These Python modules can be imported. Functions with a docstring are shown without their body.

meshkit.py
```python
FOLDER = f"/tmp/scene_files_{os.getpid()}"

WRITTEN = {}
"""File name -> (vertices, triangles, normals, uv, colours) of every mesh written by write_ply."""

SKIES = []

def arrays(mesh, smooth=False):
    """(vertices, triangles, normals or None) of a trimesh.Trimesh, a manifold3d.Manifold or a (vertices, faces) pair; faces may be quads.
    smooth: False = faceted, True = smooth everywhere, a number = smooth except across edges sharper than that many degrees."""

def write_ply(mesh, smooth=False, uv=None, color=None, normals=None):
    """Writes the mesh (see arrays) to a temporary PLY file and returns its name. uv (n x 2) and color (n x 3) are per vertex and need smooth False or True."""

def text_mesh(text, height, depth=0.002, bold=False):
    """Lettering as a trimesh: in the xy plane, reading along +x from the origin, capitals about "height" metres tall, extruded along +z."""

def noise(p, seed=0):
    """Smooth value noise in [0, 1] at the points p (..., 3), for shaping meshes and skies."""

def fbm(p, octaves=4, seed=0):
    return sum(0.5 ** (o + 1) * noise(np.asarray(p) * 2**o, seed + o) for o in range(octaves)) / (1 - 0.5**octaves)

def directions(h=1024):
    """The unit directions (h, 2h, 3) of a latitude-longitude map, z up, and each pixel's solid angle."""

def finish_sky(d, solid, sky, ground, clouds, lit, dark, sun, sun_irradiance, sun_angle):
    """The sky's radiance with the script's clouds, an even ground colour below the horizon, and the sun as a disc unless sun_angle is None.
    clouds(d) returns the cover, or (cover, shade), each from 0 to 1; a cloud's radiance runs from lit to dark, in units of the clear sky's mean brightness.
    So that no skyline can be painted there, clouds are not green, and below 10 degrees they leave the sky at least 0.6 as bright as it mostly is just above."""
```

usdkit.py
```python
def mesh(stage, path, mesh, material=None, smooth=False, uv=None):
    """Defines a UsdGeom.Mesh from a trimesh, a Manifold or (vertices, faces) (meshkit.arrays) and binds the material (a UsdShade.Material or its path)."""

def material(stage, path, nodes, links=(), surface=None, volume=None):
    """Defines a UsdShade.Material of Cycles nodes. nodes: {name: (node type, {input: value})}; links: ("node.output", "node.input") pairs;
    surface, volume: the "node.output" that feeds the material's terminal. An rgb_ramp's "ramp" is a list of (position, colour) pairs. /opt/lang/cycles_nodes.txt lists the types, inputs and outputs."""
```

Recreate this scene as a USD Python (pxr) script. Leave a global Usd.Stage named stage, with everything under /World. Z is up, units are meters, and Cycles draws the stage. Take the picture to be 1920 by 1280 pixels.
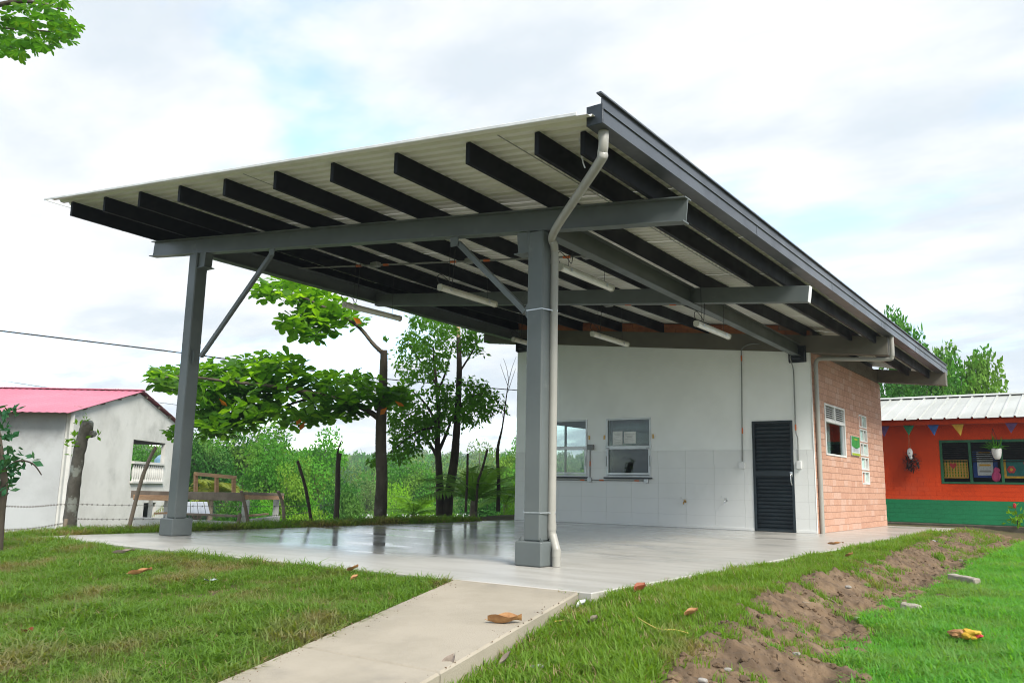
import math, random
import numpy as np
import trimesh, usdkit, meshkit
from pxr import Usd, UsdGeom, UsdLux, UsdShade, Gf, Sdf, Vt

stage = Usd.Stage.CreateInMemory()
UsdGeom.SetStageUpAxis(stage, UsdGeom.Tokens.z)
UsdGeom.SetStageMetersPerUnit(stage, 1.0)
UsdGeom.Xform.Define(stage, '/World')
UsdGeom.Scope.Define(stage, '/World/Looks')
rng = random.Random(7)
nrg = np.random.default_rng(7)

# ------------------------------------------------------------------ camera, sky, sun, exposure
CAM = np.array([4.6205, -6.9141, 0.7383]); YAW, PITCH, ROLL, FPX = -0.6224, 0.1722, 0.0193, 1569.1
EXPOSURE = 2.0
SUN_DIR = np.array([0.80, -0.30, 0.85]); SUN_DIR = SUN_DIR / np.linalg.norm(SUN_DIR)
SUN_I, SUN_ANGLE = 0.40, 22.0
SKY_STRENGTH = 0.10

def cam_axes():
    cy, sy, cp, sp = math.cos(YAW), math.sin(YAW), math.cos(PITCH), math.sin(PITCH)
    f = np.array([sy*cp, cy*cp, sp]); r = np.array([cy, -sy, 0.]); u = np.cross(r, f)
    c, s = math.cos(ROLL), math.sin(ROLL)
    return c*r + s*u, -s*r + c*u, f
RT, UP, FW = cam_axes()
cam = UsdGeom.Camera.Define(stage, '/World/camera')
cam.AddTransformOp().Set(Gf.Matrix4d(*RT, 0, *UP, 0, *(-FW), 0, *CAM, 1))
cam.CreateHorizontalApertureAttr(36.0); cam.CreateVerticalApertureAttr(36.0*682/1024)
cam.CreateFocalLengthAttr(36.0*FPX/1920); cam.CreateClippingRangeAttr(Gf.Vec2f(0.05, 5000))
cam.CreateExposureAttr(EXPOSURE)

sun = UsdLux.DistantLight.Define(stage, '/World/sun')
sun.CreateIntensityAttr(SUN_I); sun.CreateAngleAttr(SUN_ANGLE); sun.CreateNormalizeAttr(True)
sun.CreateColorAttr(Gf.Vec3f(1.0, 0.955, 0.88))
zq = SUN_DIR; xq = np.cross([0, 1, 0], zq); xq /= np.linalg.norm(xq); yq = np.cross(zq, xq)
sun.AddTransformOp().Set(Gf.Matrix4d(*xq, 0, *yq, 0, *zq, 0, 0, 0, 50, 1))
dome = UsdLux.DomeLight.Define(stage, '/World/sky')
dome.GetPrim().SetCustomDataByKey('kind', 'structure')
CLOUD_W, CLOUD_G = 2.8, 2.2
usdkit.material(stage, '/World/Looks/sky_air', {
    'tc': ('texture_coordinate', {}),
    'sep': ('separate_xyz', {}),
    'zc': ('math', {'math_type': 'maximum', 'value2': 0.0}),
    'zo': ('math', {'math_type': 'add', 'value2': 0.16}),
    'dx': ('math', {'math_type': 'divide'}), 'dy': ('math', {'math_type': 'divide'}),
    'cmb': ('combine_xyz', {'z': 3.1}),
    'map': ('mapping', {'location': (1.35, 0.4, 0.0), 'rotation': (0, 0, 0.5), 'scale': (0.62, 1.0, 1.0)}),
    'n1': ('noise_texture', {'scale': 1.25, 'detail': 9.0, 'roughness': 0.55, 'distortion': 0.25}),
    'cover': ('map_range', {'range_type': 'smoothstep', 'from_min': 0.375, 'from_max': 0.505, 'to_min': 0.04, 'to_max': 1.0, 'clamp': True}),
    'hor': ('map_range', {'from_min': 0.02, 'from_max': 0.22, 'to_min': 0.10, 'to_max': 0.0, 'clamp': True}),
    'cov2': ('math', {'math_type': 'maximum'}),
    'n2': ('noise_texture', {'scale': 2.4, 'detail': 8.0, 'roughness': 0.55}),
    'shade': ('map_range', {'range_type': 'smoothstep', 'from_min': 0.38, 'from_max': 0.66, 'clamp': True}),
    'cloud': ('mix', {'mix_type': 'mix', 'color1': (CLOUD_W*.985, CLOUD_W, CLOUD_W*1.01), 'color2': (CLOUD_G*.90, CLOUD_G*.99, CLOUD_G*1.07)}),
    'sky': ('sky_texture', {'sky_type': 'single_scattering', 'sun_disc': False, 'sun_elevation': math.asin(SUN_DIR[2]),
                            'sun_rotation': math.atan2(SUN_DIR[0], SUN_DIR[1]), 'air_density': 1.0, 'aerosol_density': 0.45, 'ozone_density': 1.0}),
    'mixc': ('mix', {'mix_type': 'mix'}),
    'bg': ('background_shader', {'strength': SKY_STRENGTH}),
}, [('tc.generated', 'sep.vector'), ('sep.z', 'zc.value1'), ('zc.value', 'zo.value1'), ('sep.x', 'dx.value1'), ('zo.value', 'dx.value2'),
    ('sep.y', 'dy.value1'), ('zo.value', 'dy.value2'), ('dx.value', 'cmb.x'), ('dy.value', 'cmb.y'), ('cmb.vector', 'map.vector'),
    ('map.vector', 'n1.vector'), ('map.vector', 'n2.vector'), ('n1.fac', 'cover.value'), ('zc.value', 'hor.value'), ('cover.result', 'cov2.value1'), ('hor.result', 'cov2.value2'),
    ('n2.fac', 'shade.value'), ('shade.result', 'cloud.fac'), ('cov2.value', 'mixc.fac'), ('sky.color', 'mixc.color1'), ('cloud.color', 'mixc.color2'), ('mixc.color', 'bg.color')],
    surface='bg.background')
UsdShade.MaterialBindingAPI.Apply(dome.GetPrim()).Bind(UsdShade.Material.Get(stage, '/World/Looks/sky_air'))

# ------------------------------------------------------------------ helpers
def ray(u, v):
    return RT*(u-960)/FPX + UP*(640-v)/FPX + FW
def at(u, v, X=None, Y=None, Z=None, D=None):
    """point seen at (u, v) of the 1920x1280 frame on a plane of constant X, Y, Z or camera depth D"""
    d = ray(u, v)
    if X is not None: t = (X-CAM[0])/d[0]
    elif Y is not None: t = (Y-CAM[1])/d[1]
    elif Z is not None: t = (Z-CAM[2])/d[2]
    else: t = D
    return CAM + t*d
used = {}
def numbered(parent, name):
    k = (parent, name); n = used.get(k, -1) + 1; used[k] = n
    return name if n == 0 else f'{name}_{n:03d}'
def path_of(p): return '/World' if p is None else str(p.GetPath())
def tag(o, label=None, cat=None, group=None, kind=None):
    for k, v in (('label', label), ('category', cat), ('group', group), ('kind', kind)):
        if v: o.SetCustomDataByKey(k, v)
    return o
def obj(name, mesh, m, parent=None, smooth=False, **kw):
    pp = path_of(parent)
    if isinstance(mesh, MB): mesh = mesh.mesh()
    o = usdkit.mesh(stage, pp + '/' + numbered(pp, name), mesh, M[m] if isinstance(m, str) else m, smooth=smooth).GetPrim()
    return tag(o, **kw)
def thing(name, label, cat, loc=(0, 0, 0), rz=0, group=None, parent=None):
    pp = path_of(parent)
    x = UsdGeom.Xform.Define(stage, pp + '/' + numbered(pp, name))
    x.AddTranslateOp().Set(Gf.Vec3d(*map(float, loc)))
    if rz: x.AddRotateZOp().Set(float(rz))
    return tag(x.GetPrim(), label, cat, group)
def copy_of(root, label, loc, rz=0, scale=1, group=None):
    name = root.GetName().rsplit('_0', 1)[0] if root.GetName()[-3:].isdigit() else root.GetName()
    x = UsdGeom.Xform.Define(stage, '/World/' + numbered('/World', name))
    x.GetPrim().GetReferences().AddInternalReference(root.GetPath())
    x.ClearXformOpOrder()
    x.AddTranslateOp(opSuffix='copy').Set(Gf.Vec3d(*map(float, loc)))
    x.AddRotateZOp(opSuffix='copy').Set(float(rz))
    s = scale if np.ndim(scale) else (scale,)*3
    x.AddScaleOp(opSuffix='copy').Set(Gf.Vec3f(*map(float, s)))
    x.GetPrim().SetInstanceable(True)
    was = root.GetCustomData()
    return tag(x.GetPrim(), label, was['category'], group or was.get('group'))
def unit(v):
    v = np.asarray(v, float); return v/max(np.linalg.norm(v), 1e-12)
def frame_of(t, ref=(0, 0, 1)):
    t = unit(t); r = np.asarray(ref, float)
    if abs(t @ r) > .95: r = np.array([1., 0, 0])
    a = unit(np.cross(r, t)); return a, np.cross(t, a), t

class MB:
    """collects faces into one mesh"""
    def __init__(s): s.v, s.f, s.n = [], [], 0
    def add(s, v, f):
        v = np.asarray(v, float); f = np.asarray(f, int)
        if f.shape[1] == 4: f = np.vstack([f[:, [0, 1, 2]], f[:, [0, 2, 3]]])
        s.v.append(v); s.f.append(f + s.n); s.n += len(v); return s
    def mesh(s): return (np.vstack(s.v), np.vstack(s.f))
    BF = np.array([[0, 2, 3, 1], [4, 5, 7, 6], [0, 1, 5, 4], [2, 6, 7, 3], [0, 4, 6, 2], [1, 3, 7, 5]])
    def box(s, x0, x1, y0, y1, z0, z1):
        v = np.array([[x, y, z] for x in sorted((x0, x1)) for y in sorted((y0, y1)) for z in sorted((z0, z1))])
        return s.add(v, [[0, 1, 3, 2], [4, 6, 7, 5], [0, 4, 5, 1], [2, 3, 7, 6], [0, 2, 6, 4], [1, 5, 7, 3]])
    def cbox(s, x0, x1, y0, y1, z0, z1, c=.006):
        """box with chamfered edges"""
        x0, x1 = sorted((x0, x1)); y0, y1 = sorted((y0, y1)); z0, z1 = sorted((z0, z1))
        c = min(c, (x1-x0)*.4, (y1-y0)*.4, (z1-z0)*.4)
        P = []
        for sx in (0, 1):
            for sy in (0, 1):
                for sz in (0, 1):
                    a = np.array([(x0, x1)[sx], (y0, y1)[sy], (z0, z1)[sz]]); d = np.array([1-2*sx, 1-2*sy, 1-2*sz])*c
                    P += [a + d*[0, 1, 1], a + d*[1, 0, 1], a + d*[1, 1, 0]]
        return s.add(np.array(P), CB_FACES)
    def beam(s, a, b, w, h, up=(0, 0, 1), c=.004):
        """bar from a to b, w across, h along up"""
        a, b = np.asarray(a, float), np.asarray(b, float); L = np.linalg.norm(b-a)
        x, y, t = frame_of(b-a, up); m = MB().cbox(-w/2, w/2, -h/2, h/2, 0, L, c); v, f = m.mesh()
        return s.add(a + v[:, :1]*x + v[:, 1:2]*y + v[:, 2:]*t, f)
    def tube(s, pts, r, n=8, cap=True, ref=(0, 0, 1)):
        pts = np.asarray(pts, float); k = len(pts); r = np.broadcast_to(np.asarray(r, float), (k,))
        V = []; a = None
        for i in range(k):
            t = pts[min(i+1, k-1)] - pts[max(i-1, 0)]
            t = unit(t)
            if a is None: a, b, _ = frame_of(t, ref)
            else: a = unit(a - t*(a @ t)); b = np.cross(t, a)
            th = np.arange(n)*2*math.pi/n
            V.append(pts[i] + r[i]*(np.cos(th)[:, None]*a + np.sin(th)[:, None]*b))
        V = np.vstack(V); F = []
        for i in range(k-1):
            for j in range(n):
                j2 = (j+1) % n; F.append([i*n+j, i*n+j2, (i+1)*n+j2, (i+1)*n+j])
        F = np.array(F); s.add(V, F)
        if cap:
            for i, sg in ((0, -1), (k-1, 1)):
                ring = V[i*n:(i+1)*n]; c = ring.mean(0); vv = np.vstack([ring, c])
                s.add(vv, [[j, (j+1) % n, n] if sg > 0 else [(j+1) % n, j, n] for j in range(n)])
        return s
    def prism(s, poly, y0, y1, axis='y'):
        """convex or simple polygon (list of 2d) extruded"""
        from shapely.geometry import Polygon
        m = trimesh.creation.extrude_polygon(Polygon(poly), abs(y1-y0), engine='earcut')
        v = np.array(m.vertices); f = np.array(m.faces); lo = min(y0, y1)
        if axis == 'y': w = np.stack([v[:, 0], lo + v[:, 2], v[:, 1]], 1); f = f[:, ::-1]
        elif axis == 'x': w = np.stack([lo + v[:, 2], v[:, 0], v[:, 1]], 1)
        else: w = np.stack([v[:, 0], v[:, 1], lo + v[:, 2]], 1)
        return s.add(w, f)
    def sphere(s, c, r, sub=1, squash=(1, 1, 1), jit=0, seed=0):
        m = trimesh.creation.icosphere(sub, 1.0); v = np.array(m.vertices)
        if jit: v = v*(1 + jit*(meshkit.noise(v*1.7+seed*3.1, seed)[:, None]-.5)*2)
        return s.add(np.asarray(c) + v*np.asarray(squash)*r, m.faces)
_b = []
for sx in (0, 1):
    for sy in (0, 1):
        for sz in (0, 1):
            d = np.array([1-2*sx, 1-2*sy, 1-2*sz])*.2; a = np.array([sx, sy, sz], float)
            _b += [a+d*[0, 1, 1], a+d*[1, 0, 1], a+d*[1, 1, 0]]
_h = trimesh.Trimesh(np.array(_b), process=False); _hull = trimesh.convex.convex_hull(np.array(_b))
_idx = [int(np.argmin(np.linalg.norm(np.array(_b)-p, axis=1))) for p in _hull.vertices]
CB_FACES = np.array(_idx)[np.array(_hull.faces)]
def smooth_path(pts, n=6):
    P = np.asarray(pts, float)
    if len(P) < 3: return P
    out = []
    for i in range(len(P)-1):
        p0, p1, p2, p3 = P[max(i-1, 0)], P[i], P[i+1], P[min(i+2, len(P)-1)]
        for t in np.linspace(0, 1, n, endpoint=False):
            out.append(.5*((2*p1)+(-p0+p2)*t+(2*p0-5*p1+4*p2-p3)*t*t+(-p0+3*p1-3*p2+p3)*t**3))
    out.append(P[-1]); return np.array(out)

# ------------------------------------------------------------------ materials
M = {}
def mat(name, c1, c2=None, scale=3.0, rough=.6, rvar=.12, bump=0., bscale=60., metallic=0., spec=.5, lo=.35, hi=.65, c3=None, s3=.7, lo3=.55, hi3=.75, stretch=(1, 1, 1), detail=6., coat=0., isl=None, rnd=0.0):
    c2 = c2 or tuple(x*.82 for x in c1)
    nodes = {'geo': ('geometry', {}), 'mp': ('mapping', {'scale': stretch}),
             'n': ('noise_texture', {'scale': scale, 'detail': detail, 'roughness': .6}),
             'r': ('map_range', {'range_type': 'smoothstep', 'from_min': lo, 'from_max': hi, 'clamp': True}),
             'mx': ('mix', {'color1': c1, 'color2': c2}),
             'rr': ('map_range', {'from_min': .3, 'from_max': .7, 'to_min': max(rough-rvar, .02), 'to_max': min(rough+rvar, 1), 'clamp': True}),
             'p': ('principled_bsdf', {'metallic': metallic, 'specular_ior_level': spec, 'coat_weight': coat})}
    links = [('geo.position', 'mp.vector'), ('mp.vector', 'n.vector'), ('n.fac', 'r.value'), ('r.result', 'mx.fac'), ('n.fac', 'rr.value'), ('rr.result', 'p.roughness')]
    last = 'mx.color'
    if c3 is not None:
        nodes['n3'] = ('noise_texture', {'scale': s3, 'detail': 7., 'roughness': .65}); nodes['r3'] = ('map_range', {'range_type': 'smoothstep', 'from_min': lo3, 'from_max': hi3, 'clamp': True})
        nodes['mx3'] = ('mix', {'color2': c3})
        links += [('geo.position', 'n3.vector'), ('n3.fac', 'r3.value'), ('r3.result', 'mx3.fac'), (last, 'mx3.color1')]; last = 'mx3.color'
    if rnd:
        nodes['oi'] = ('object_info', {}); nodes['rm'] = ('map_range', {'to_min': 1-rnd, 'to_max': 1+rnd}); nodes['hs'] = ('hsv', {})
        links += [('oi.random', 'rm.value'), ('rm.result', 'hs.value'), (last, 'hs.color')]; last = 'hs.color'
    links.append((last, 'p.base_color'))
    if bump:
        nodes['nb'] = ('noise_texture', {'scale': bscale, 'detail': 5., 'roughness': .6}); nodes['b'] = ('bump', {'strength': bump, 'distance': .01})
        links += [('mp.vector', 'nb.vector'), ('nb.fac', 'b.height'), ('b.normal', 'p.normal')]
    M[name] = usdkit.material(stage, '/World/Looks/' + name, nodes, links, surface='p.BSDF')
def leafmat(name, cols, trans=.45, rough=.55, pos_scale=0., pcol=None, plo=.45, phi=.65, spec=.18, use_obj=False, tmul=(1.7, 1.6, .45)):
    """foliage: a colour per leaf, light shining through"""
    nodes = {'geo': ('geometry', {}), 'oi': ('object_info', {}), 'r': ('rgb_ramp', {'ramp': list(zip(np.linspace(0, 1, len(cols)), cols))}),
             'p': ('principled_bsdf', {'roughness': rough, 'specular_ior_level': spec}), 't': ('translucent_bsdf', {}),
             'tm': ('mix', {'mix_type': 'multiply', 'fac': 1.0, 'color2': tmul}), 'm': ('mix_closure', {'fac': trans})}
    links = [('oi.random' if use_obj else 'geo.random_per_island', 'r.fac'), ('p.BSDF', 'm.closure1'), ('t.BSDF', 'm.closure2')]
    last = 'r.color'
    if pcol is not None:
        nodes['n'] = ('noise_texture', {'scale': pos_scale, 'detail': 4.}); nodes['mr'] = ('map_range', {'range_type': 'smoothstep', 'from_min': plo, 'from_max': phi, 'clamp': True}); nodes['mx'] = ('mix', {'color2': pcol})
        links += [('geo.position', 'n.vector'), ('n.fac', 'mr.value'), ('mr.result', 'mx.fac'), (last, 'mx.color1')]; last = 'mx.color'
    links += [(last, 'p.base_color'), (last, 'tm.color1'), ('tm.color', 't.color')]
    M[name] = usdkit.material(stage, '/World/Looks/' + name, nodes, links, surface='m.closure')

mat('steel_grey', (.085, .115, .118), (.072, .098, .102), 1.3, .42, .1, .05, 30, rvar=.1) if False else mat('steel_grey', (.112, .128, .126), (.094, .110, .108), 1.3, .42, .12, .12, 18, c3=(.15, .165, .155), s3=5., lo3=.60, hi3=.80)
mat('steel_black', (.0045, .006, .008), (.0035, .0045, .006), 2, .6, .1, spec=.22)
mat('roof_cream', (.76, .76, .70), (.70, .70, .64), 2.2, .45, .1)
mat('roof_white', (.42, .43, .40), (.33, .34, .31), .9, .4, .1, c3=(.36, .36, .30), s3=2.4, lo3=.6, hi3=.8, stretch=(1, .3, 1))
mat('gutter_grey', (.060, .070, .082), (.048, .056, .066), 1.6, .35, .1, .03, 25)
mat('gutter_dark', (.020, .028, .036), (.016, .022, .028), 2, .45)
mat('zinc', (.55, .58, .60), None, 5, .35, metallic=.8)
mat('pvc_beige', (.315, .31, .275), (.275, .27, .24), 2, .42, .08)
mat('white_wall', (.86, .88, .86), (.81, .83, .81), 1.2, .75, .1, .12, 160, c3=(.70, .71, .66), s3=.5, lo3=.58, hi3=.85)
mat('tile_grey', (.70, .71, .69), (.67, .68, .66), 1, .30, .06)
mat('grout', (.55, .55, .53), None, 10, .8)
mat('beam_taupe', (.135, .125, .098), (.115, .105, .082), 1.1, .7, .1, .15, 90)
for i, (a, b) in enumerate([((.47, .268, .183), (.43, .237, .158)), ((.49, .285, .20), (.45, .255, .175)), ((.44, .245, .165), (.40, .215, .145)), ((.50, .315, .235), (.46, .285, .21))]):
    mat(f'brick_clay_{"abcd"[i]}', a, b, 14, .85, .08, .35, 220)
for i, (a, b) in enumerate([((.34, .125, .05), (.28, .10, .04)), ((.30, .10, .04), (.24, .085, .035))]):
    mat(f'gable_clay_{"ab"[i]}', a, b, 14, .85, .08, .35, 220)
mat('mortar', (.215, .14, .105), (.17, .115, .085), 12, .95, .03, .4, 200)
mat('door_paint', (.010, .020, .026), (.008, .015, .020), 3, .42, .1)
mat('aluminium', (.56, .59, .60), (.50, .53, .54), 4, .38, .1, metallic=.35)
mat('white_frame', (.68, .69, .66), None, 5, .5)
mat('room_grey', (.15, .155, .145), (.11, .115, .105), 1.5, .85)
mat('paper', (.72, .73, .70), None, 5, .8)
mat('ink', (.12, .12, .13), None, 5, .8)
mat('conduit_grey', (.22, .23, .22), None, 5, .5)
mat('orange_plastic', (.55, .13, .03), None, 5, .5)
mat('socket_white', (.66, .67, .66), None, 5, .45)
mat('lamp_body', (.46, .45, .38), (.40, .39, .32), 6, .5)
mat('lamp_diffuser', (.66, .66, .60), (.58, .58, .52), 5, .25, .05)
mat('brass', (.50, .33, .12), None, 5, .35, metallic=.8)
mat('chrome', (.55, .56, .56), None, 5, .2, metallic=.9)
mat('concrete_rough', (.46, .45, .42), (.38, .37, .34), 1.4, .9, .06, .5, 70, c3=(.28, .27, .24), s3=.6, lo3=.55, hi3=.8)
mat('concrete_pale', (.55, .545, .51), (.47, .465, .43), .8, .9, .06, .4, 60, c3=(.34, .34, .315), s3=.6, lo3=.48, hi3=.75)
mat('plaster_left', (.42, .435, .435), (.34, .35, .35), .5, .9, .06, .4, 50, c3=(.22, .225, .215), s3=.45, lo3=.5, hi3=.78)
mat('pink_roof', (.46, .135, .19), (.42, .12, .17), .4, .45, .1)
mat('timber_new', (.50, .30, .17), (.40, .22, .115), 3, .8, .08, .3, 60, stretch=(1, 1, 6), c3=(.30, .20, .13), s3=1.5)
mat('timber_old', (.24, .19, .14), (.17, .13, .095), 3, .85, .08, .4, 60)
mat('orange_wall', (.72, .066, .008), (.64, .056, .007), .6, .75, .05, .1, 60, spec=.2, c3=(.56, .105, .05), s3=.22, lo3=.45, hi3=.7)
mat('green_paint', (.006, .22, .08), (.005, .19, .07), .7, .6, .1, .1, 60, c3=(.035, .17, .08), s3=.5)
mat('green_frame', (.008, .12, .045), None, 4, .5)
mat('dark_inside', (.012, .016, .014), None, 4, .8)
mat('plinth', (.085, .075, .055), (.05, .045, .03), 3, .95, .03, .6, 40, c3=(.035, .05, .02), s3=1.2)
mat('bark', (.105, .085, .062), (.06, .048, .036), 4, .95, .04, .9, 25, stretch=(1, 1, .35), c3=(.17, .16, .13), s3=3, lo3=.55, hi3=.75)
mat('bark_dark', (.060, .045, .033), (.035, .027, .021), 4, .95, .04, .9, 25, stretch=(1, 1, .35))
mat('bark_lichen', (.16, .145, .12), (.10, .09, .072), 6, .95, .04, .9, 30, c3=(.32, .33, .29), s3=4, lo3=.52, hi3=.62)
mat('bark_cut', (.42, .30, .19), None, 8, .9)
mat('wire', (.02, .022, .022), None, 8, .6)
mat('rusty_wire', (.15, .135, .12), None, 8, .7)
mat('galvanised', (.52, .54, .55), (.46, .48, .49), 3, .4, metallic=.5)
mat('plastic_blue', (.18, .33, .45), None, 4, .4)
mat('soil', (.150, .098, .054), (.085, .055, .031), 5, .97, .03, .9, 45, c3=(.195, .135, .080), s3=3.2, lo3=.5, hi3=.75)
mat('stone_grey', (.30, .28, .25), (.20, .185, .16), 9, .9, .05, .6, 60)
mat('stone_buff', (.34, .31, .25), (.25, .225, .18), 9, .92, .05, .6, 60)
mat('dead_leaf', (.36, .19, .07), (.24, .11, .038), 12, .7, .1, .3, 80)
mat('dead_leaf_red', (.26, .065, .02), (.16, .04, .015), 12, .65, .1, .3, 80)
mat('dead_leaf_grey', (.22, .175, .14), (.15, .12, .09), 12, .8, .1, .3, 80)
mat('white_litter', (.52, .53, .52), None, 6, .5)
mat('yellow_cord', (.50, .38, .09), None, 9, .8)
mat('flag_green', (.01, .16, .06), None, 9, .7); mat('flag_blue', (.02, .08, .27), None, 9, .7)
mat('flag_yellow', (.55, .32, .02), None, 9, .7); mat('flag_purple', (.10, .035, .12), None, 9, .7)
mat('red_paint', (.45, .03, .03), None, 9, .6); mat('pink_cloth', (.60, .07, .22), None, 9, .8)
mat('teal_card', (.01, .13, .12), None, 9, .8); mat('card_white', (.50, .54, .55), (.36, .40, .42), 30, .8)
mat('blue_cloth', (.012, .05, .22), None, 9, .8)
mat('ornament_dark', (.03, .017, .015), None, 9, .8)
mat('orange_flower', (.60, .17, .03), None, 9, .7)
mat('sign_green', (.03, .26, .05), None, 9, .45); mat('sign_lime', (.32, .42, .03), None, 9, .45)
mat('aqua_glass', (.42, .60, .55), (.36, .53, .48), 6, .2)
mat('shade_glass', (.30, .30, .28), None, 6, .3)
mat('far_road', (.50, .50, .48), None, 2, .9)
mat('hill_green', (.055, .085, .035), (.03, .055, .022), .05, .95)
mat('palm_trunk', (.17, .145, .11), (.11, .09, .07), 6, .95, .04, .8, 30)
# floor: smooth cement, wet in places
usdkit.material(stage, '/World/Looks/wet_cement', {
    'geo': ('geometry', {}), 'n': ('noise_texture', {'scale': .55, 'detail': 7., 'roughness': .6}),
    'mp': ('mapping', {'scale': (.5, 2.2, 1)}), 'n2': ('noise_texture', {'scale': 1.6, 'detail': 6., 'roughness': .62}),
    'r': ('map_range', {'range_type': 'smoothstep', 'from_min': .36, 'from_max': .66, 'clamp': True}),
    'mx': ('mix', {'color1': (.44, .425, .39), 'color2': (.35, .335, .30)}),
    'sep': ('separate_xyz', {}),
    'wx': ('map_range', {'range_type': 'smoothstep', 'from_min': .9, 'from_max': -2.6, 'to_min': 0., 'to_max': .34, 'clamp': True}),
    'wy': ('map_range', {'range_type': 'smoothstep', 'from_min': -1.2, 'from_max': .9, 'to_min': -.35, 'to_max': 0., 'clamp': True}),
    'wa': ('math', {'math_type': 'add'}), 'wb': ('math', {'math_type': 'add'}),
    'wet': ('map_range', {'range_type': 'smoothstep', 'from_min': .40, 'from_max': .92, 'clamp': True}),
    'rr': ('map_range', {'to_min': .36, 'to_max': .13, 'clamp': True}), 'np': ('noise_texture', {'scale': 1.0, 'detail': 5.}), 'mpp': ('mapping', {'scale': (.55, 1.6, 1), 'location': (3.1, 1.7, 0)}), 'pud': ('map_range', {'range_type': 'smoothstep', 'from_min': .57, 'from_max': .62, 'clamp': True}), 'pw': ('math', {'math_type': 'multiply'}), 'r2': ('mix_float', {'b': .025}),
    'dk': ('mix', {'color2': (.24, .245, .235)}), 'dkf': ('math', {'math_type': 'multiply', 'value2': .6}),
    'nb': ('noise_texture', {'scale': 6., 'detail': 4.}), 'b': ('bump', {'strength': .05, 'distance': .02}),
    'p': ('principled_bsdf', {'specular_ior_level': .55})},
    [('geo.position', 'n.vector'), ('geo.position', 'mp.vector'), ('mp.vector', 'n2.vector'), ('n2.fac', 'r.value'), ('r.result', 'mx.fac'), ('geo.position', 'sep.vector'),
     ('sep.x', 'wx.value'), ('sep.y', 'wy.value'), ('wx.result', 'wa.value1'), ('wy.result', 'wa.value2'), ('wa.value', 'wb.value1'), ('n.fac', 'wb.value2'), ('wb.value', 'wet.value'),
     ('wet.result', 'rr.value'), ('geo.position', 'mpp.vector'), ('mpp.vector', 'np.vector'), ('np.fac', 'pud.value'), ('pud.result', 'pw.value1'), ('wet.result', 'pw.value2'), ('pw.value', 'r2.fac'), ('rr.result', 'r2.a'), ('r2.result', 'p.roughness'), ('wet.result', 'dkf.value1'), ('dkf.value', 'dk.fac'), ('mx.color', 'dk.color1'), ('dk.color', 'p.base_color'),
     ('mp.vector', 'nb.vector'), ('nb.fac', 'b.height'), ('b.normal', 'p.normal')], surface='p.BSDF')
M['wet_cement'] = UsdShade.Material.Get(stage, '/World/Looks/wet_cement')
mat('path_cement', (.335, .295, .23), (.28, .248, .19), 1.6, .85, .08, .4, 90, c3=(.21, .19, .155), s3=1.7, lo3=.52, hi3=.80)
# glass pane
usdkit.material(stage, '/World/Looks/pane_glass', {'lw': ('layer_weight', {'blend': .5}), 'pw': ('math', {'math_type': 'power', 'value2': 5.5}), 'mr': ('map_range', {'from_min': 0., 'from_max': 1., 'to_min': .045, 'to_max': .9}),
    't': ('transparent_bsdf', {'color': (.66, .74, .73)}), 'g': ('glossy_bsdf', {'color': (.9, .95, .95), 'roughness': .01}), 'm': ('mix_closure', {})},
    [('lw.facing', 'pw.value1'), ('pw.value', 'mr.value'), ('mr.result', 'm.fac'), ('t.BSDF', 'm.closure1'), ('g.BSDF', 'm.closure2')], surface='m.closure')
M['pane_glass'] = UsdShade.Material.Get(stage, '/World/Looks/pane_glass')
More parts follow.
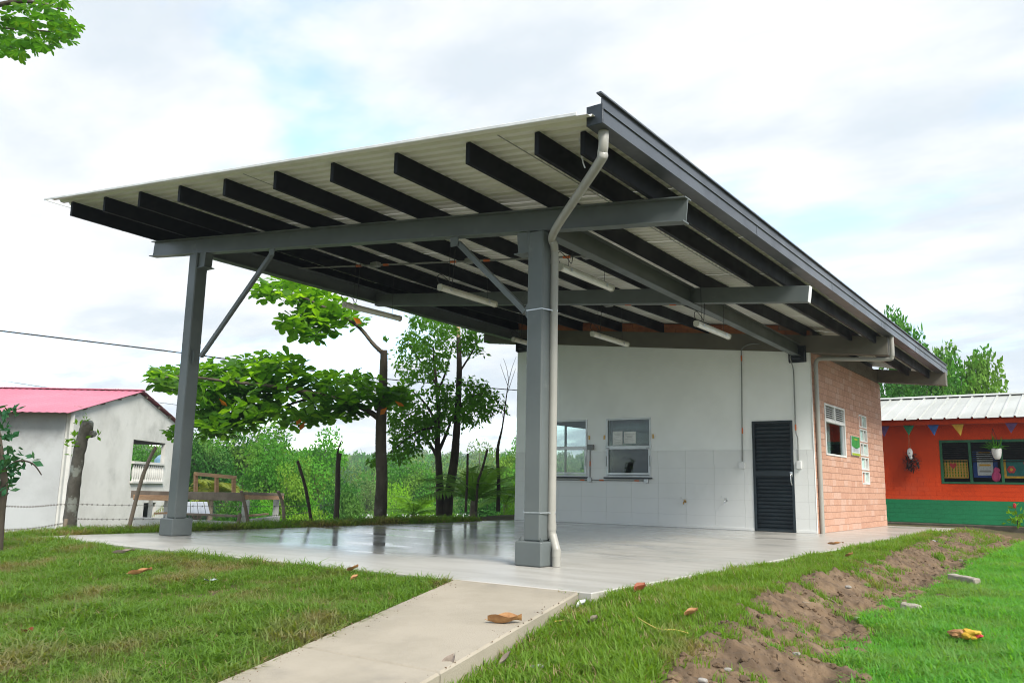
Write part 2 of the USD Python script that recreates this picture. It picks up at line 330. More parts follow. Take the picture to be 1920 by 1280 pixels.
# foliage
leafmat('leaf_almond', [(0.066, 0.177, 0.021), (0.117, 0.294, 0.028), (0.177, 0.389, 0.035), (0.247, 0.471, 0.050)], .6, .4, spec=.3, tmul=(2.3, 2.1, .4))
leafmat('leaf_almond_orange', [(0.462, 0.143, 0.022), (0.418, 0.220, 0.033)], .4)
leafmat('leaf_small', [(0.056, 0.156, 0.018), (0.088, 0.219, 0.024), (0.125, 0.275, 0.033)], .5, .5, tmul=(2.0, 1.9, .4))
leafmat('leaf_near', [(0.064, 0.191, 0.026), (0.120, 0.303, 0.029), (0.176, 0.383, 0.029), (0.079, 0.191, 0.058)], .55)
leafmat('leaf_shrub', [(0.026, 0.109, 0.046), (0.043, 0.152, 0.061), (0.072, 0.189, 0.072)], .3)
leafmat('leaf_bright', [(0.069, 0.248, 0.010), (0.104, 0.338, 0.014), (0.146, 0.428, 0.019)], .28, pos_scale=0.45, pcol=(0.142, 0.266, 0.020), plo=.47, phi=.62)
leafmat('leaf_mid', [(0.048, 0.184, 0.009), (0.073, 0.248, 0.013), (0.099, 0.310, 0.015)], .28, pos_scale=0.4, pcol=(0.107, 0.229, 0.020), plo=.47, phi=.62)
leafmat('leaf_dark', [(0.022, 0.102, 0.008), (0.036, 0.139, 0.011), (0.056, 0.189, 0.015)], .28, pos_scale=0.5, pcol=(0.072, 0.172, 0.024), plo=.47, phi=.62)
leafmat('leaf_yellow', [(0.153, 0.338, 0.016), (0.207, 0.399, 0.020), (0.277, 0.399, 0.020)], .4)
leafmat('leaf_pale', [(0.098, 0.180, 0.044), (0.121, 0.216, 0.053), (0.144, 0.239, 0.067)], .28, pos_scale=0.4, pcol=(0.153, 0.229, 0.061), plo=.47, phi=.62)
leafmat('frond', [(0.126, 0.273, 0.039), (0.179, 0.346, 0.047), (0.252, 0.399, 0.070)], .4)
leafmat('frond_yellow', [(0.182, 0.221, 0.036), (0.130, 0.208, 0.036), (0.208, 0.208, 0.060)], .4)
leafmat('grass_left', [(.13, .24, .036), (.175, .285, .055), (.225, .31, .085), (.31, .30, .15)], .5, .55, 1.25, (.25, .205, .115), .48, .74, spec=.25)
leafmat('grass_strip', [(.14, .25, .03), (.19, .31, .04), (.24, .34, .06), (.29, .31, .12)], .5, .55, 1.4, (.26, .21, .11), .54, .8, spec=.25)
leafmat('grass_right', [(.12, .33, .05), (.17, .40, .07), (.225, .44, .10), (.29, .42, .15)], .55, .55, 1.1, (.19, .30, .09), .47, .74, spec=.25)
leafmat('grass_dry', [(.27, .21, .11), (.20, .15, .08), (.32, .26, .15)], .25)

# ------------------------------------------------------------------ ground
_XT = ([-40, -8, -3.4, -2, -1, 1, 6.3, 11.6, 14.6, 18], [3.9, 3.6, 2.8, 2.62, 2.40, 2.14, 2.02, 1.66, 1.5, 1.45])
_XB = ([-40, -8, -2.2, -1.45, -.65, .9, 2.4, 4.6, 6.8, 12, 18], [4.5, 4.2, 3.36, 3.16, 3.0, 2.86, 2.80, 2.72, 2.72, 2.85, 2.95])
def sstep(t): t = np.clip(t, 0, 1); return t*t*(3-2*t)
def xt(y): return np.interp(y, *_XT)
def xb(y): return np.interp(y, *_XB)
LAWN = -.245
def height(x, y, rough=True):
    x = np.asarray(x, float); y = np.asarray(y, float)
    front = -.07*np.clip(-1.45-y, 0, 5.5)
    z = front - .045
    drop = sstep((x-xt(y))/np.maximum(xb(y)-xt(y), .2))
    far = sstep((y-13.5)/4)                       # the bank runs out beside the red building
    lawn = LAWN*(1-far) - .17*far
    z = z*(1-drop) + lawn*drop
    pb = 1.36 + .235*(-1.48-y)
    z = z - .075*np.where(x > pb-.05, np.exp(-(np.clip(x-pb-.1, 0, 9)/.45)**2), 0)*sstep((-1.3-y)/.4)
    left = sstep((-7.35-x)/4.5)
    z = z - 3.6*left
    z = z + .16*np.exp(-((x+7.75)/.6)**2)*sstep((y-7.5)/2)*sstep((17-y)/2)
    far2 = sstep((np.hypot(x+2, y-4)-28)/60)
    z = z*(1-far2) + (-4.8)*far2
    if rough:
        p = np.stack([x, y, 0*x], -1)
        z = z + (meshkit.fbm(p*1.3, 3, 3)-.5)*.06*np.clip((np.abs(x+2.6)-4.2)/.5, 0, 1) + (meshkit.fbm(p*.05, 3, 5)-.5)*2.0*far2
    return z
def in_floor(x, y, g=0.): return (x > -6.78-g) & (x < 1.5+g) & (y > -1.48-g) & (y < 15.25+g)
def path_edges(y):
    t = (-1.48-y)
    return .19 + .306*t, 1.36 + .235*t
def on_path(x, y, g=0.):
    a, b = path_edges(y); return (y < -1.45) & (y > -8.5) & (x > a-g) & (x < b+g)
n = 460
s = np.linspace(-1, 1, n); g = np.sinh(s*6.2)/np.sinh(6.2)
gx, gy = np.meshgrid(1.5 + g*700, 0 + g*700, indexing='ij')
gz = height(gx, gy)
gz = np.where(in_floor(gx, gy, .0) , -.13, gz)
gz = np.where(on_path(gx, gy, -.05), np.minimum(gz, -.07*(-1.48-gy)-.12), gz)
bank = (gx > xt(gy)-.05) & (gx < xb(gy)+.15) & (gy > -7) & (gy < 16)
gz = np.where(bank, gz-.07, gz)
idx = np.arange(n*n).reshape(n, n)
gf = np.stack([idx[:-1, :-1], idx[1:, :-1], idx[1:, 1:], idx[:-1, 1:]], -1).reshape(-1, 4)
usdkit.material(stage, '/World/Looks/ground_cover', {
    'geo': ('geometry', {}), 'n': ('noise_texture', {'scale': 3.5, 'detail': 7., 'roughness': .65}),
    'r': ('map_range', {'range_type': 'smoothstep', 'from_min': .4, 'from_max': .62, 'clamp': True}),
    'near': ('mix', {'color1': (.105, .078, .046), 'color2': (.065, .075, .026)}),
    'sep': ('separate_xyz', {}), 'vm': ('vector_math', {'math_type': 'length'}),
    'fr': ('map_range', {'range_type': 'smoothstep', 'from_min': 16., 'from_max': 34., 'clamp': True}),
    'n2': ('noise_texture', {'scale': .15, 'detail': 6.}), 'far': ('mix', {'color1': (.045, .095, .022), 'color2': (.085, .125, .035)}),
    'mx': ('mix', {}), 'nb': ('noise_texture', {'scale': 40., 'detail': 4.}), 'b': ('bump', {'strength': .8, 'distance': .02}),
    'p': ('principled_bsdf', {'roughness': .95, 'specular_ior_level': .2})},
    [('geo.position', 'n.vector'), ('n.fac', 'r.value'), ('r.result', 'near.fac'), ('geo.position', 'vm.vector1'), ('vm.value', 'fr.value'), ('geo.position', 'n2.vector'), ('n2.fac', 'far.fac'),
     ('near.color', 'mx.color1'), ('far.color', 'mx.color2'), ('fr.result', 'mx.fac'), ('mx.color', 'p.base_color'), ('geo.position', 'nb.vector'), ('nb.fac', 'b.height'), ('b.normal', 'p.normal')], surface='p.BSDF')
M['ground_cover'] = UsdShade.Material.Get(stage, '/World/Looks/ground_cover')
obj('ground', (np.stack([gx, gy, gz], -1).reshape(-1, 3), gf), 'ground_cover', smooth=True, kind='structure')

def hz(x, y): return float(height(np.array([x]), np.array([y]))[0])
def atg(u, v, lift=0.):
    """point of the ground seen at (u, v)"""
    d = ray(u, v); lo, t = 2.0, 2.0
    while t < 400:
        p = CAM + t*d
        if p[2] < hz(p[0], p[1]) + lift: break
        lo = t; t *= 1.01
    hi = t
    for _ in range(24):
        mid = (lo+hi)/2; p = CAM + mid*d
        if p[2] < hz(p[0], p[1]) + lift: hi = mid
        else: lo = mid
    return CAM + hi*d

# eroded dirt bank: a sheet of its own with clods and ledges
ny, nx = 760, 84
by = -6.2 + (np.linspace(0, 1, ny)**1.35)*22.0
tt = np.linspace(0, 1, nx)
BY, TT = np.meshgrid(by, tt, indexing='ij')
wig = (meshkit.fbm(np.stack([by*1.1, by*0, by*0], -1), 3, 11)-.5)*.55
BX = (xt(BY)-.10) + TT*(xb(BY)-xt(BY)+.34)
p3 = np.stack([BX, BY, 0*BX], -1)
bz = height(BX, BY, False)
ledge = (meshkit.fbm(p3*3.1, 4, 21)-.5)
clod = np.abs(meshkit.fbm(p3*9., 4, 23)-.5)
edge = np.minimum(TT, 1-TT); em = sstep(edge/.10)
bz = bz - .035*(1-em) + em*(ledge*.12 + clod*.085 + (meshkit.fbm(p3*22, 4, 31)-.5)*.055)
idx = np.arange(ny*nx).reshape(ny, nx)
bf = np.stack([idx[:-1, :-1], idx[:-1, 1:], idx[1:, 1:], idx[1:, :-1]], -1).reshape(-1, 4)[:, ::-1]
obj('dirt_bank', (np.stack([BX, BY, bz], -1).reshape(-1, 3), bf), 'soil', smooth=40, kind='structure')
m = MB()
for k in range(2600):                                    # crumbs of earth
    i, j = int(ny*rng.random()**1.2*.98), rng.randrange(6, nx-6); r = .004 + .024*rng.random()**4
    m.sphere((BX[i, j], BY[i, j], bz[i, j]+r*.1), r, 1 if r > .012 else 0, (1, 1, .75), .4, k)
obj('earth_crumbs', m, 'soil', kind='stuff', label='loose crumbs of brown earth lying on the dirt bank')

# floor slab and path
m = MB().cbox(-6.76, 1.47, -1.475, 15.22, -.20, 0, .008)
obj('patio_floor', m, 'wet_cement', kind='structure')
pth = thing('path', None, None); tag(pth, kind='structure')
jj = [-1.482, -3.61, -6.2, -8.8]
for k in range(3):
    y0, y1 = jj[k] - (0.009 if k else 0), jj[k+1]
    V = []
    for inset, dz in ((0, -.16), (0, -.012), (.012, 0)):
        for (yy, side) in ((y0-inset*(k > 0), 0), (y0-inset*(k > 0), 1), (y1+inset, 1), (y1+inset, 0)):
            a, b = path_edges(yy); skew = 0.
            V.append([(a+inset, b-inset)[side], yy + (skew if yy < -1.6 else 0), -.07*(-1.48-yy)-.004+dz])
    F = [[8, 11, 10, 9]]
    for l in (0, 1):
        for q in range(4): F.append([l*4+q, (l+1)*4+q, (l+1)*4+(q+1) % 4, l*4+(q+1) % 4])
    obj('paving_slab', MB().add(V, F), 'path_cement', pth)

# ------------------------------------------------------------------ the pavilion
SL, Z0 = .1095, 3.334                      # fall of the roof per metre of x; underside of the steel beams at x = 0
YW, YB = 9.22, 15.0                         # front wall and back end of the kitchen block
def zr(x, off=0.): return Z0 - SL*x + off
def skx(x, y): return x + y*(-.02 + .0113*x)
PAV = thing('pavilion', 'open grey steel shelter with black rafters and attached white and brick kitchen block', 'building')
FUL = .44                                   # roof underside above the beam underside

def ibeam(a, b, h=.235, w=.13, tf=.012, tw=.012, up=(0, 0, 1)):
    a, b = np.asarray(a, float), np.asarray(b, float); L = np.linalg.norm(b-a); x, y, t = frame_of(b-a, up)
    m = MB()
    for (x0, x1, y0, y1) in ((-w/2, w/2, 0, tf), (-w/2, w/2, h-tf, h), (-tw/2, tw/2, tf, h-tf)):
        v, f = MB().box(x0, x1, y0, y1, 0, L).mesh(); m.add(a + v[:, :1]*x + v[:, 1:2]*y + v[:, 2:]*t, f)
    return m
# columns with footings, haunches and braces
for cx in (-5.97, 0.0):
    r = .095; sg = 1 if cx < -3 else -1
    col = obj('column', MB().cbox(cx-r, cx+r, -r, r, .234, zr(cx)-.012, .012), 'steel_grey', PAV)
    obj('footing', MB().cbox(cx-.155, cx+.155, -.155, .155, .002, .232, .012), 'steel_grey', col)
    m = MB()
    for a, b in ((-1, -1), (1, -1), (1, 1), (-1, 1)):
        m.prism([(0, 0), (.035, 0), (0, .045)] if a > 0 else [(0, 0), (0, .045), (-.035, 0)], 0, .006)
        v = m.v[-1]; v[:, 0] += cx + a*.11; v[:, 1] += b*.11; v[:, 2] += .233
    obj('stiffener', m, 'steel_grey', col)
    hx0, hx1 = cx + sg*r, cx + sg*(r+.155)
    zt_, hh = zr(cx)-.004-SL*sg*.1, .215
    m = MB().prism([(cx+sg*(r+.001), zt_-hh), (hx1-sg*.012, zt_-hh), (hx1+sg*.008, zt_), (cx+sg*(r+.001), zt_)], -.062, .062).cbox(cx+sg*(r+.001), hx1+sg*.03, -.085, .085, zt_-hh-.013, zt_-hh-.001, .003)
    obj('haunch', m, 'steel_grey', PAV)
for (ua, va), (ub, vb), sx in (((514, 470), (377, 668), 1), ((856, 452), (986, 585), -1)):
    a = at(ua, va, Y=0); b = at(ub, vb, Y=0); d = unit(b-a)
    br = obj('brace', MB().beam(a+d*.04, b, .05, .06), 'steel_grey', PAV)
    obj('gusset', MB().prism([(a[0]-.05, a[2]-.07), (a[0]+.05, a[2]-.07), (a[0]+.06, zr(a[0])-.002), (a[0]-.06, zr(a[0])-.002)], -.04, -.032), 'steel_grey', br)
    cxx = -5.97 if sx > 0 else 0.
    obj('gusset', MB().prism([(cxx+sx*.097, b[2]-.12), (cxx+sx*.15, b[2]-.05), (cxx+sx*.15, b[2]+.05), (cxx+sx*.097, b[2]+.11)], -.04, -.032), 'steel_grey', br)
# sloping beams across, level beams along
obj('cross_beam', ibeam((-7.18, 0, zr(-7.18)), (1.6, 0, zr(1.6))), 'steel_grey', PAV)
ym = 3.92
mbm = MB().beam((skx(-5.9, ym), ym, zr(-5.9)+.11), (1.58, ym, zr(1.58)+.11), .11, .215); obj('cross_beam', mbm, 'steel_grey', PAV)
obj('end_plate', MB().beam((1.581, ym, zr(1.58)+.11), (1.589, ym, zr(1.59)+.11), .112, .217), 'socket_white', PAV)
obj('long_beam', ibeam((.03, .075, zr(0)-.02), (-.17, YW-.03, zr(0)-.02)), 'steel_grey', PAV)
obj('long_beam', ibeam((-5.93, .075, zr(-5.95)-.02), (-6.76, YW-.03, zr(-6.76)+.085), w=.15), 'steel_grey', PAV)
for bx in (-.18, -6.62):
    m = MB().cbox(bx-.165, bx+.165, YW-.018, YW-.003, 3.20-SL*(bx+.18), 3.52-SL*(bx+.18), .003).cbox(bx-.07, bx+.07, YW-.17, YW-.02, 3.26-SL*(bx+.18), 3.275-SL*(bx+.18), .003)
    for q in (-.15, .145): m.box(bx+q, bx+q+.006, YW-.10, YW-.019, 3.21-SL*(bx+.18), 3.5-SL*(bx+.18))
    obj('beam_bracket', m, 'gutter_dark', PAV)
# rafters
def lift(x, y): return .15*min(max((y-3.9)/5.3, 0), 1)*min(max((1.55-x)/1.6, 0), 1)*min(max((x+7.6)/1.5, 0), 1)
RX = [-7.0, -6.12, -5.26, -4.37, -3.46, -2.55, -1.64, -.74, .15, .90, 1.28]
for x in RX:
    mm = MB(); ys = [-1.33 if x > 1.2 else -1.45, 3.9, YW, 15.1]; q = [np.array([skx(x, yy), yy, zr(skx(x, yy), .236+.1) + lift(x, yy)]) for yy in ys]
    for i in range(3): mm.beam(q[i], q[i+1], .048, .2, c=.003)
    obj('rafter', mm, 'steel_black', PAV, label='short end rafter under the gutter' if x > 1.2 else None)
# roof: trapezoidal sheets, ribs along the fall
y = -1.62; k = 0; pitch = .136
RL, RR_ = -7.27, 1.50
XS_ = [RL, -6.0, -.05, RR_]
while y < 15.2:
    prof = []
    for r_ in range(7):
        yy = y + r_*pitch
        prof += [(yy, 0), (yy+.052, 0), (yy+.066, .026), (yy+.122, .026)]
    prof.append((y+7*pitch, 0)); prof = np.array(prof)
    off = FUL + (k % 2)*.0025
    V = []
    for t in (0, .0015):
        for xx in XS_:
            for (yy, h) in prof: V.append([skx(xx, yy), yy, zr(skx(xx, yy), off+h+t) + lift(xx, yy)])
    c = len(prof); F = []; K = len(XS_)
    for i in range(K-1):
        for j in range(c-1):
            p_, q_ = i*c+j, (i+1)*c+j; o = K*c
            F += [[p_, p_+1, q_+1, q_], [p_+o, q_+o, q_+1+o, p_+1+o]]
    for j in range(c-1): F += [[j, K*c+j, K*c+j+1, j+1], [(K-1)*c+j, (K-1)*c+j+1, (2*K-1)*c+j+1, (2*K-1)*c+j]]
    rs = obj('roof_sheet', MB().add(V, F), 'roof_cream', PAV)
    y += 7*pitch; k += 1
# dark lap lines: the sheets are two lengths, lapped over a rafter
for xx in (-3.05, .52):
    m = MB(); V = [];
    
    for ya, yb_ in ((-1.5, 3.9), (3.9, YW), (YW, 15.1)): m.beam((skx(xx, ya), ya, zr(skx(xx, ya), FUL-.004)+lift(xx, ya)), (skx(xx, yb_), yb_, zr(skx(xx, yb_), FUL-.004)+lift(xx, yb_)), .012, .004, c=.001)
    obj('sheet_lap', m, 'conduit_grey', PAV)
obj('edge_flashing', MB().beam((RL-.02, -1.628, zr(RL, FUL+.012)), (1.41, -1.628, zr(1.41, FUL+.012)), .014, .03), 'socket_white', PAV)
obj('edge_flashing', MB().beam((RL-.008, -1.6, zr(RL, FUL+.012)), (skx(RL, 15.2)-.008, 15.2, zr(skx(RL, 15.2), FUL+.012)), .012, .03), 'socket_white', PAV)
# gutter
def along(poly, y0, y1, mtl, name, par, **kw):
    """outline in x-z swept along the eave"""
    P = np.array(poly, float); c = len(P); V = []
    for yy in (y0, y1):
        for (xx, z) in P: V.append([skx(xx, yy), yy, z-SL*(skx(xx, yy)-xx)])
    F = [[j, (j+1) % c, c+(j+1) % c, c+j] for j in range(c)]
    mm = MB().add(V, F)
    tri = trimesh.creation.triangulate_polygon(__import__('shapely').geometry.Polygon(P), engine='earcut')
    v2, f2 = tri
    for yy, fl in ((y0, 1), (y1, -1)):
        vv = np.array([[skx(a, yy), yy, z-SL*(skx(a, yy)-a)] for a, z in v2]); mm.add(vv, f2[:, ::fl])
    return obj(name, mm, mtl, par, **kw)
GX0, GX1, GZ0 = 1.425, 1.575, 3.565
gut = along([(GX0, GZ0), (GX1, GZ0), (GX1, GZ0+.118), (GX1-.004, GZ0+.118), (GX1-.004, GZ0+.004), (GX0+.004, GZ0+.004), (GX0+.004, GZ0+.165), (GX0, GZ0+.165)], -1.5, 15.25, 'gutter_grey', 'gutter', PAV)
obj('end_cap', MB().cbox(GX0+.001, GX1-.001, -1.506, -1.50, GZ0+.001, GZ0+.166, .002), 'gutter_dark', gut)
along([(GX1, GZ0+.112), (GX1+.012, GZ0+.112), (GX1+.012, GZ0+.122), (GX1+.001, GZ0+.128)], -1.503, 15.25, 'gutter_grey', 'bead', gut)
along([(GX1-.022, GZ0+.128), (GX1-.012, GZ0+.128), (GX1-.012, GZ0+.225), (GX1-.022, GZ0+.225)], -1.5, 15.25, 'gutter_grey', 'fascia', PAV)
along([(GX1-.03, GZ0+.226), (GX1+.012, GZ0+.226), (GX1+.012, GZ0+.240), (GX1-.03, GZ0+.240)], -1.56, 15.27, 'gutter_grey', 'drip_edge', PAV)
gy_ = -1.0
while gy_ < 15:                                          # laps between gutter lengths
    along([(GX1+.0005, GZ0-.002), (GX1+.003, GZ0-.002), (GX1+.003, GZ0+.11), (GX1+.0005, GZ0+.11)], gy_+3, gy_+3.03, 'gutter_grey', 'gutter_joint', gut); gy_ += 3.1
# rain pipe at the front column
def pipe(pts, r, parent, name='rain_pipe', nn=14):
    return obj(name, MB().tube(smooth_path(pts, 7), r, nn), 'pvc_beige', parent, smooth=50)
px, py = float(at(1036.5, 800, Y=.075)[0]), .075
p0 = np.array([1.50, -1.36, GZ0-.002])
pp = pipe([p0, p0+[0, 0, -.10], p0+[-.03, .03, -.17], p0+[-.12, .12, -.215], (px+.14, -.15, 3.26), (px+.03, .02, 3.17), (px, py, 3.06), (px, py, 2.6), (px, py, 1.2), (px, py, .36), (px+.012, py, .29), (px+.06, py-.03, .20), (px+.085, py-.045, .14), (px+.085, py-.045, .004)], .041, PAV)
for c_, ax in (((p0+[0, 0, -.035]), (0, 0, 1)), ((px, py, 3.03), (0, 0, 1)), ((px, py, .37), (0, 0, 1)), ((px+.085, py-.045, .13), (0, 0, 1))):
    c_ = np.array(c_); obj('socket_ring', MB().tube([c_-[0, 0, .035], c_+[0, 0, .035]], .0445, 14), 'pvc_beige', pp, smooth=50)
for zc in (2.50, .50):
    q = .098
    m = MB()
    for a, b in (((-q, -q), (q, -q)), ((q, -q), (px, py-.046)), ((px, py-.046), (px+.046, py)), ((px+.046, py), (px, py+.046)), ((px, py+.046), (-q, q)), ((-q, q), (-q, -q))):
        m.beam((a[0], a[1], zc), (b[0], b[1], zc+.004), .003, .012, c=.001)
    obj('pipe_strap', m, 'zinc', pp)
m = MB().tube(smooth_path([at(1089, 262, X=1.22), at(1090, 285, X=1.2), at(1093, 303, X=1.2), at(1097, 315, X=1.22)], 5), .006, 5).tube(smooth_path([at(1086, 259, X=1.22), at(1087, 270, X=1.2)], 4), .006, 5)
obj('loose_wire', m, 'socket_white', PAV)

# concrete ring beams of the kitchen block
def xbeam(x0, x1, yf, yb, zb0, h, name='ring_beam', mtl='beam_taupe'):
    V = []
    for x in (x0, x1):
        for yy in (yf, yb):
            for z in (zb0-SL*x, zb0-SL*x+h): V.append([x, yy, z])
    return obj(name, MB().add(V, [[0, 1, 3, 2], [4, 6, 7, 5], [0, 4, 5, 1], [2, 3, 7, 6], [0, 2, 6, 4], [1, 5, 7, 3]]), mtl, PAV)
XL, XR = -6.78, .055                                     # kitchen block
ZWB = 3.385
xbeam(-7.80, 1.44, YW-.012, YW+.22, ZWB, .335)
xbeam(-7.70, 1.56, YB-.22, YB+.012, ZWB+.06, .31)
V = []
for yy in (YW+.221, YB-.221):
    for x in (XR-.16, XR+.02):
        for z in (ZWB+.03, ZWB+.33): V.append([x, yy, z - SL*x])
obj('ring_beam', MB().add(V, [[0, 1, 3, 2], [4, 6, 7, 5], [0, 4, 5, 1], [2, 3, 7, 6], [0, 2, 6, 4], [1, 5, 7, 3]]), 'beam_taupe', PAV)

# front wall with openings: cut with shapely, extruded
from shapely.geometry import box as sbox, Polygon
from shapely import affinity
W1 = (-5.74, -4.85, 1.005, 2.245); W2 = (-4.365, -3.30, 1.005, 2.245); DR = (-1.12, -.33, 0.0, 2.10)
wall = Polygon([(XL, .0), (XR, .0), (XR, ZWB-SL*XR-.002), (XL, ZWB-SL*XL-.002)])
for (a, b, c, d) in (W1, W2, DR): wall = wall.difference(sbox(a, c, b, d))
def ext(poly, y0, y1):
    mm = MB()
    for gpoly in getattr(poly, 'geoms', [poly]):
        t = trimesh.creation.extrude_polygon(gpoly, y1-y0, engine='earcut'); v = np.array(t.vertices)
        mm.add(np.stack([v[:, 0], y0+v[:, 2], v[:, 1]], 1), np.array(t.faces)[:, ::-1])
    return mm
fw = obj('front_wall', ext(wall, YW, YW+.14), 'white_wall', PAV)
obj('grout_bed', ext(wall.intersection(sbox(XL, 0.0, XR, 1.545)), YW-.004, YW-.0005), 'grout', fw)
tx = [XL] + [-6.202+.6125*i for i in range(11)]
tx = [t for t in tx if t < XR-.05] + [XR-.012]; tz = [0.004, .262, .572, .880, 1.188, 1.545]
for i in range(len(tx)-1):
    for j in range(len(tz)-1):
        t = sbox(tx[i]+.0013, tz[j]+.0013, tx[i+1]-.0013, tz[j+1]-.0013)
        for (a, b, c, d) in (W1, W2, DR): t = t.difference(sbox(a, c, b, d))
        if t.is_empty or t.area < .002: continue
        obj('wall_tile', ext(t, YW-.011-.0012*rng.random(), YW-.0042), 'tile_grey', fw)
obj('corner_trim', MB().cbox(XR-.010, XR+.004, YW-.014, YW+.03, .003, ZWB-SL*XR-.004, .004), 'white_frame', fw)
obj('skirting', MB().cbox(XL, DR[0]-.003, YW-.022, YW-.0125, .003, .055, .004).cbox(DR[1]+.003, XR-.012, YW-.022, YW-.0125, .003, .055, .004), 'tile_grey', fw)
# kitchen windows
def kitchen_window(W, label=None):
    a, b, c, d = W; y = YW - .02
    w = obj('window', MB().cbox(a-.004, a+.035, y, YW+.05, c, d+.004, .003).cbox(b-.035, b+.004, y, YW+.05, c, d+.004, .003).cbox(a+.0355, b-.0355, y, YW+.05, d-.03, d+.004, .003).cbox(a+.0355, b-.0355, y, YW+.05, c, c+.03, .003), 'aluminium', PAV, label=label)
    zm = c + .615
    obj('mid_rail', MB().cbox(a-.008, b+.008, y-.02, YW+.04, zm-.035, zm+.04, .004), 'aluminium', w)
    s = MB()
    for (x0, x1, z0, z1) in ((a+.005, a+.055, c+.04, zm-.036), (b-.055, b-.005, c+.04, zm-.036), (a+.055, b-.055, c+.04, c+.085)): s.cbox(x0, x1, y-.015, YW+.03, z0, z1, .003)
    obj('sash', s, 'aluminium', w)
    obj('pane', MB().box(a+.036, b-.036, YW+.012, YW+.017, zm+.041, d-.031), 'pane_glass', w)
    obj('pane', MB().box(a+.056, b-.056, YW+.004, YW+.009, c+.086, zm-.037), 'pane_glass', w)
    obj('latch', MB().cbox((a+b)/2-.04, (a+b)/2+.04, y-.03, y-.016, c+.05, c+.075, .004), 'socket_white', w)
    for xx in (a+.02, b-.09): obj('catch', MB().cbox(xx, xx+.07, y-.035, y-.021, zm-.018, zm-.004, .003), 'conduit_grey', w)
    for xx in (a+.008, b-.02): obj('pull', MB().cbox(xx, xx+.012, y-.03, y-.016, c+.22, c+.44, .003), 'conduit_grey', w)
    obj('sill', MB().cbox(a-.03, b+.03, YW-.09, YW-.013, c-.045, c-.012, .004), 'gutter_dark', w)
    for xx in (a-.065, b+.04): obj('brass_hook', MB().cbox(xx, xx+.03, YW-.03, YW-.0005, c+.80, c+.89, .004), 'brass', w)
    return w
kitchen_window(W1); kitchen_window(W2)
# louvred door
a, b, c, d = DR
dr = obj('door', MB().cbox(a+.002, a+.05, YW-.025, YW+.05, .004, d-.002, .004).cbox(b-.05, b-.002, YW-.025, YW+.05, .004, d-.002, .004).cbox(a+.0505, b-.0505, YW-.025, YW+.05, d-.05, d-.002, .004)
         .cbox(a+.0505, b-.0505, YW-.02, YW+.045, 1.04, 1.14, .004).cbox(a+.0505, b-.0505, YW-.02, YW+.045, .006, .05, .004).box(a+.05, b-.05, YW+.046, YW+.05, .03, d-.03), 'door_paint', PAV)
for (z0, z1, k) in ((.05, 1.04, 14), (1.14, d-.05, 12)):
    for i in range(k):
        z = z0 + (i+.5)*(z1-z0)/k
        obj('slat', MB().beam((a+.052, YW+.008, z), (b-.052, YW+.008, z), .052, .006, up=(0, .62, .78), c=.002), 'door_paint', dr)
hd = MB().cbox(b-.075, b-.025, YW-.040, YW-.026, 1.03, 1.13, .012).tube(smooth_path([(b-.05, YW-.04, 1.08), (b-.05, YW-.075, 1.06), (b-.045, YW-.08, .95), (b-.035, YW-.062, .88)], 5), .012, 8).sphere((b-.05, YW-.052, 1.075), .022, 1)
obj('door_handle', hd, 'chrome', dr, smooth=50)
# side wall of clay brick: mortar core with openings, bricks proud of it
BWN = (9.995, 11.50, 1.475, 2.49); BLK = [(12.74+.012*i, 13.42+.012*i, 2.20-.3125*i, 2.485-.3125*i) for i in range(5)]
side = Polygon([(YW+.0, 0.0), (YB, 0.0), (YB, ZWB+.03), (YW, ZWB+.03)])
ops = [BWN] + BLK
for (p, q, r, s_) in ops: side = side.difference(sbox(p, r, q, s_))
def extx(poly, x0, x1):
    mm = MB()
    for gpoly in getattr(poly, 'geoms', [poly]):
        t = trimesh.creation.extrude_polygon(gpoly, x1-x0, engine='earcut'); v = np.array(t.vertices)
        mm.add(np.stack([x0+v[:, 2], v[:, 0], v[:, 1]], 1), np.array(t.faces))
    return mm
core = side.intersection(sbox(YW+.1405, 0, YB, 9))
bw = obj('brick_wall', extx(core, XR-.13, XR), 'mortar', PAV)
obj('brick_wall_end', extx(side.intersection(sbox(YW+.031, 0, YW+.14, 9)), XR+.0005, XR+.004), 'mortar', PAV)
bricks = []
ch, jt = .1262, .0065
for r_ in range(28):
    z0 = .004 + r_*ch; z1 = z0 + ch - jt
    if z0 > ZWB+.015: break
    z1 = min(z1, ZWB+.028)
    x = YW + .034 - rng.random()*.1
    while x < YB:
        Lb = rng.choice([.16, .29, .30, .31, .30, .24])
        y0, y1 = max(x, YW+.033), min(x+Lb-jt, YB+.002); x += Lb
        if y1-y0 < .03: continue
        t = sbox(y0, z0, y1, z1)
        for (p, q, rr, s_) in ops: t = t.difference(sbox(p-.006, rr-.006, q+.006, s_+.006))
        if t.is_empty: continue
        for gpoly in getattr(t, 'geoms', [t]):
            if gpoly.area < .0015: continue
            bx = gpoly.bounds; pr = .006 + .002*rng.random()
            bricks.append((bx, pr, len(gpoly.exterior.coords) > 5, gpoly))
bricks.sort(key=lambda q: (q[0][0]+q[0][2])/2)
rest = {c_: MB() for c_ in 'abcd'}; cnt = 0
order = sorted(range(len(bricks)), key=lambda i: bricks[i][0][0] + abs(bricks[i][0][1]-1.5)*.15)
first = set(order[:250])
for i, (bx, pr, cplx, gp) in enumerate(bricks):
    c_ = rng.choices('abcd', [4, 2.5, 2, 2])[0]
    mm = extx(gp, XR+.0005, XR+pr) if cplx else MB().cbox(XR+.0005, XR+pr, bx[0], bx[2], bx[1], bx[3], .0015)
    if i in first: obj('brick', mm, 'brick_clay_'+c_, bw)
    else:
        v, f = mm.mesh(); rest[c_].add(v, f)
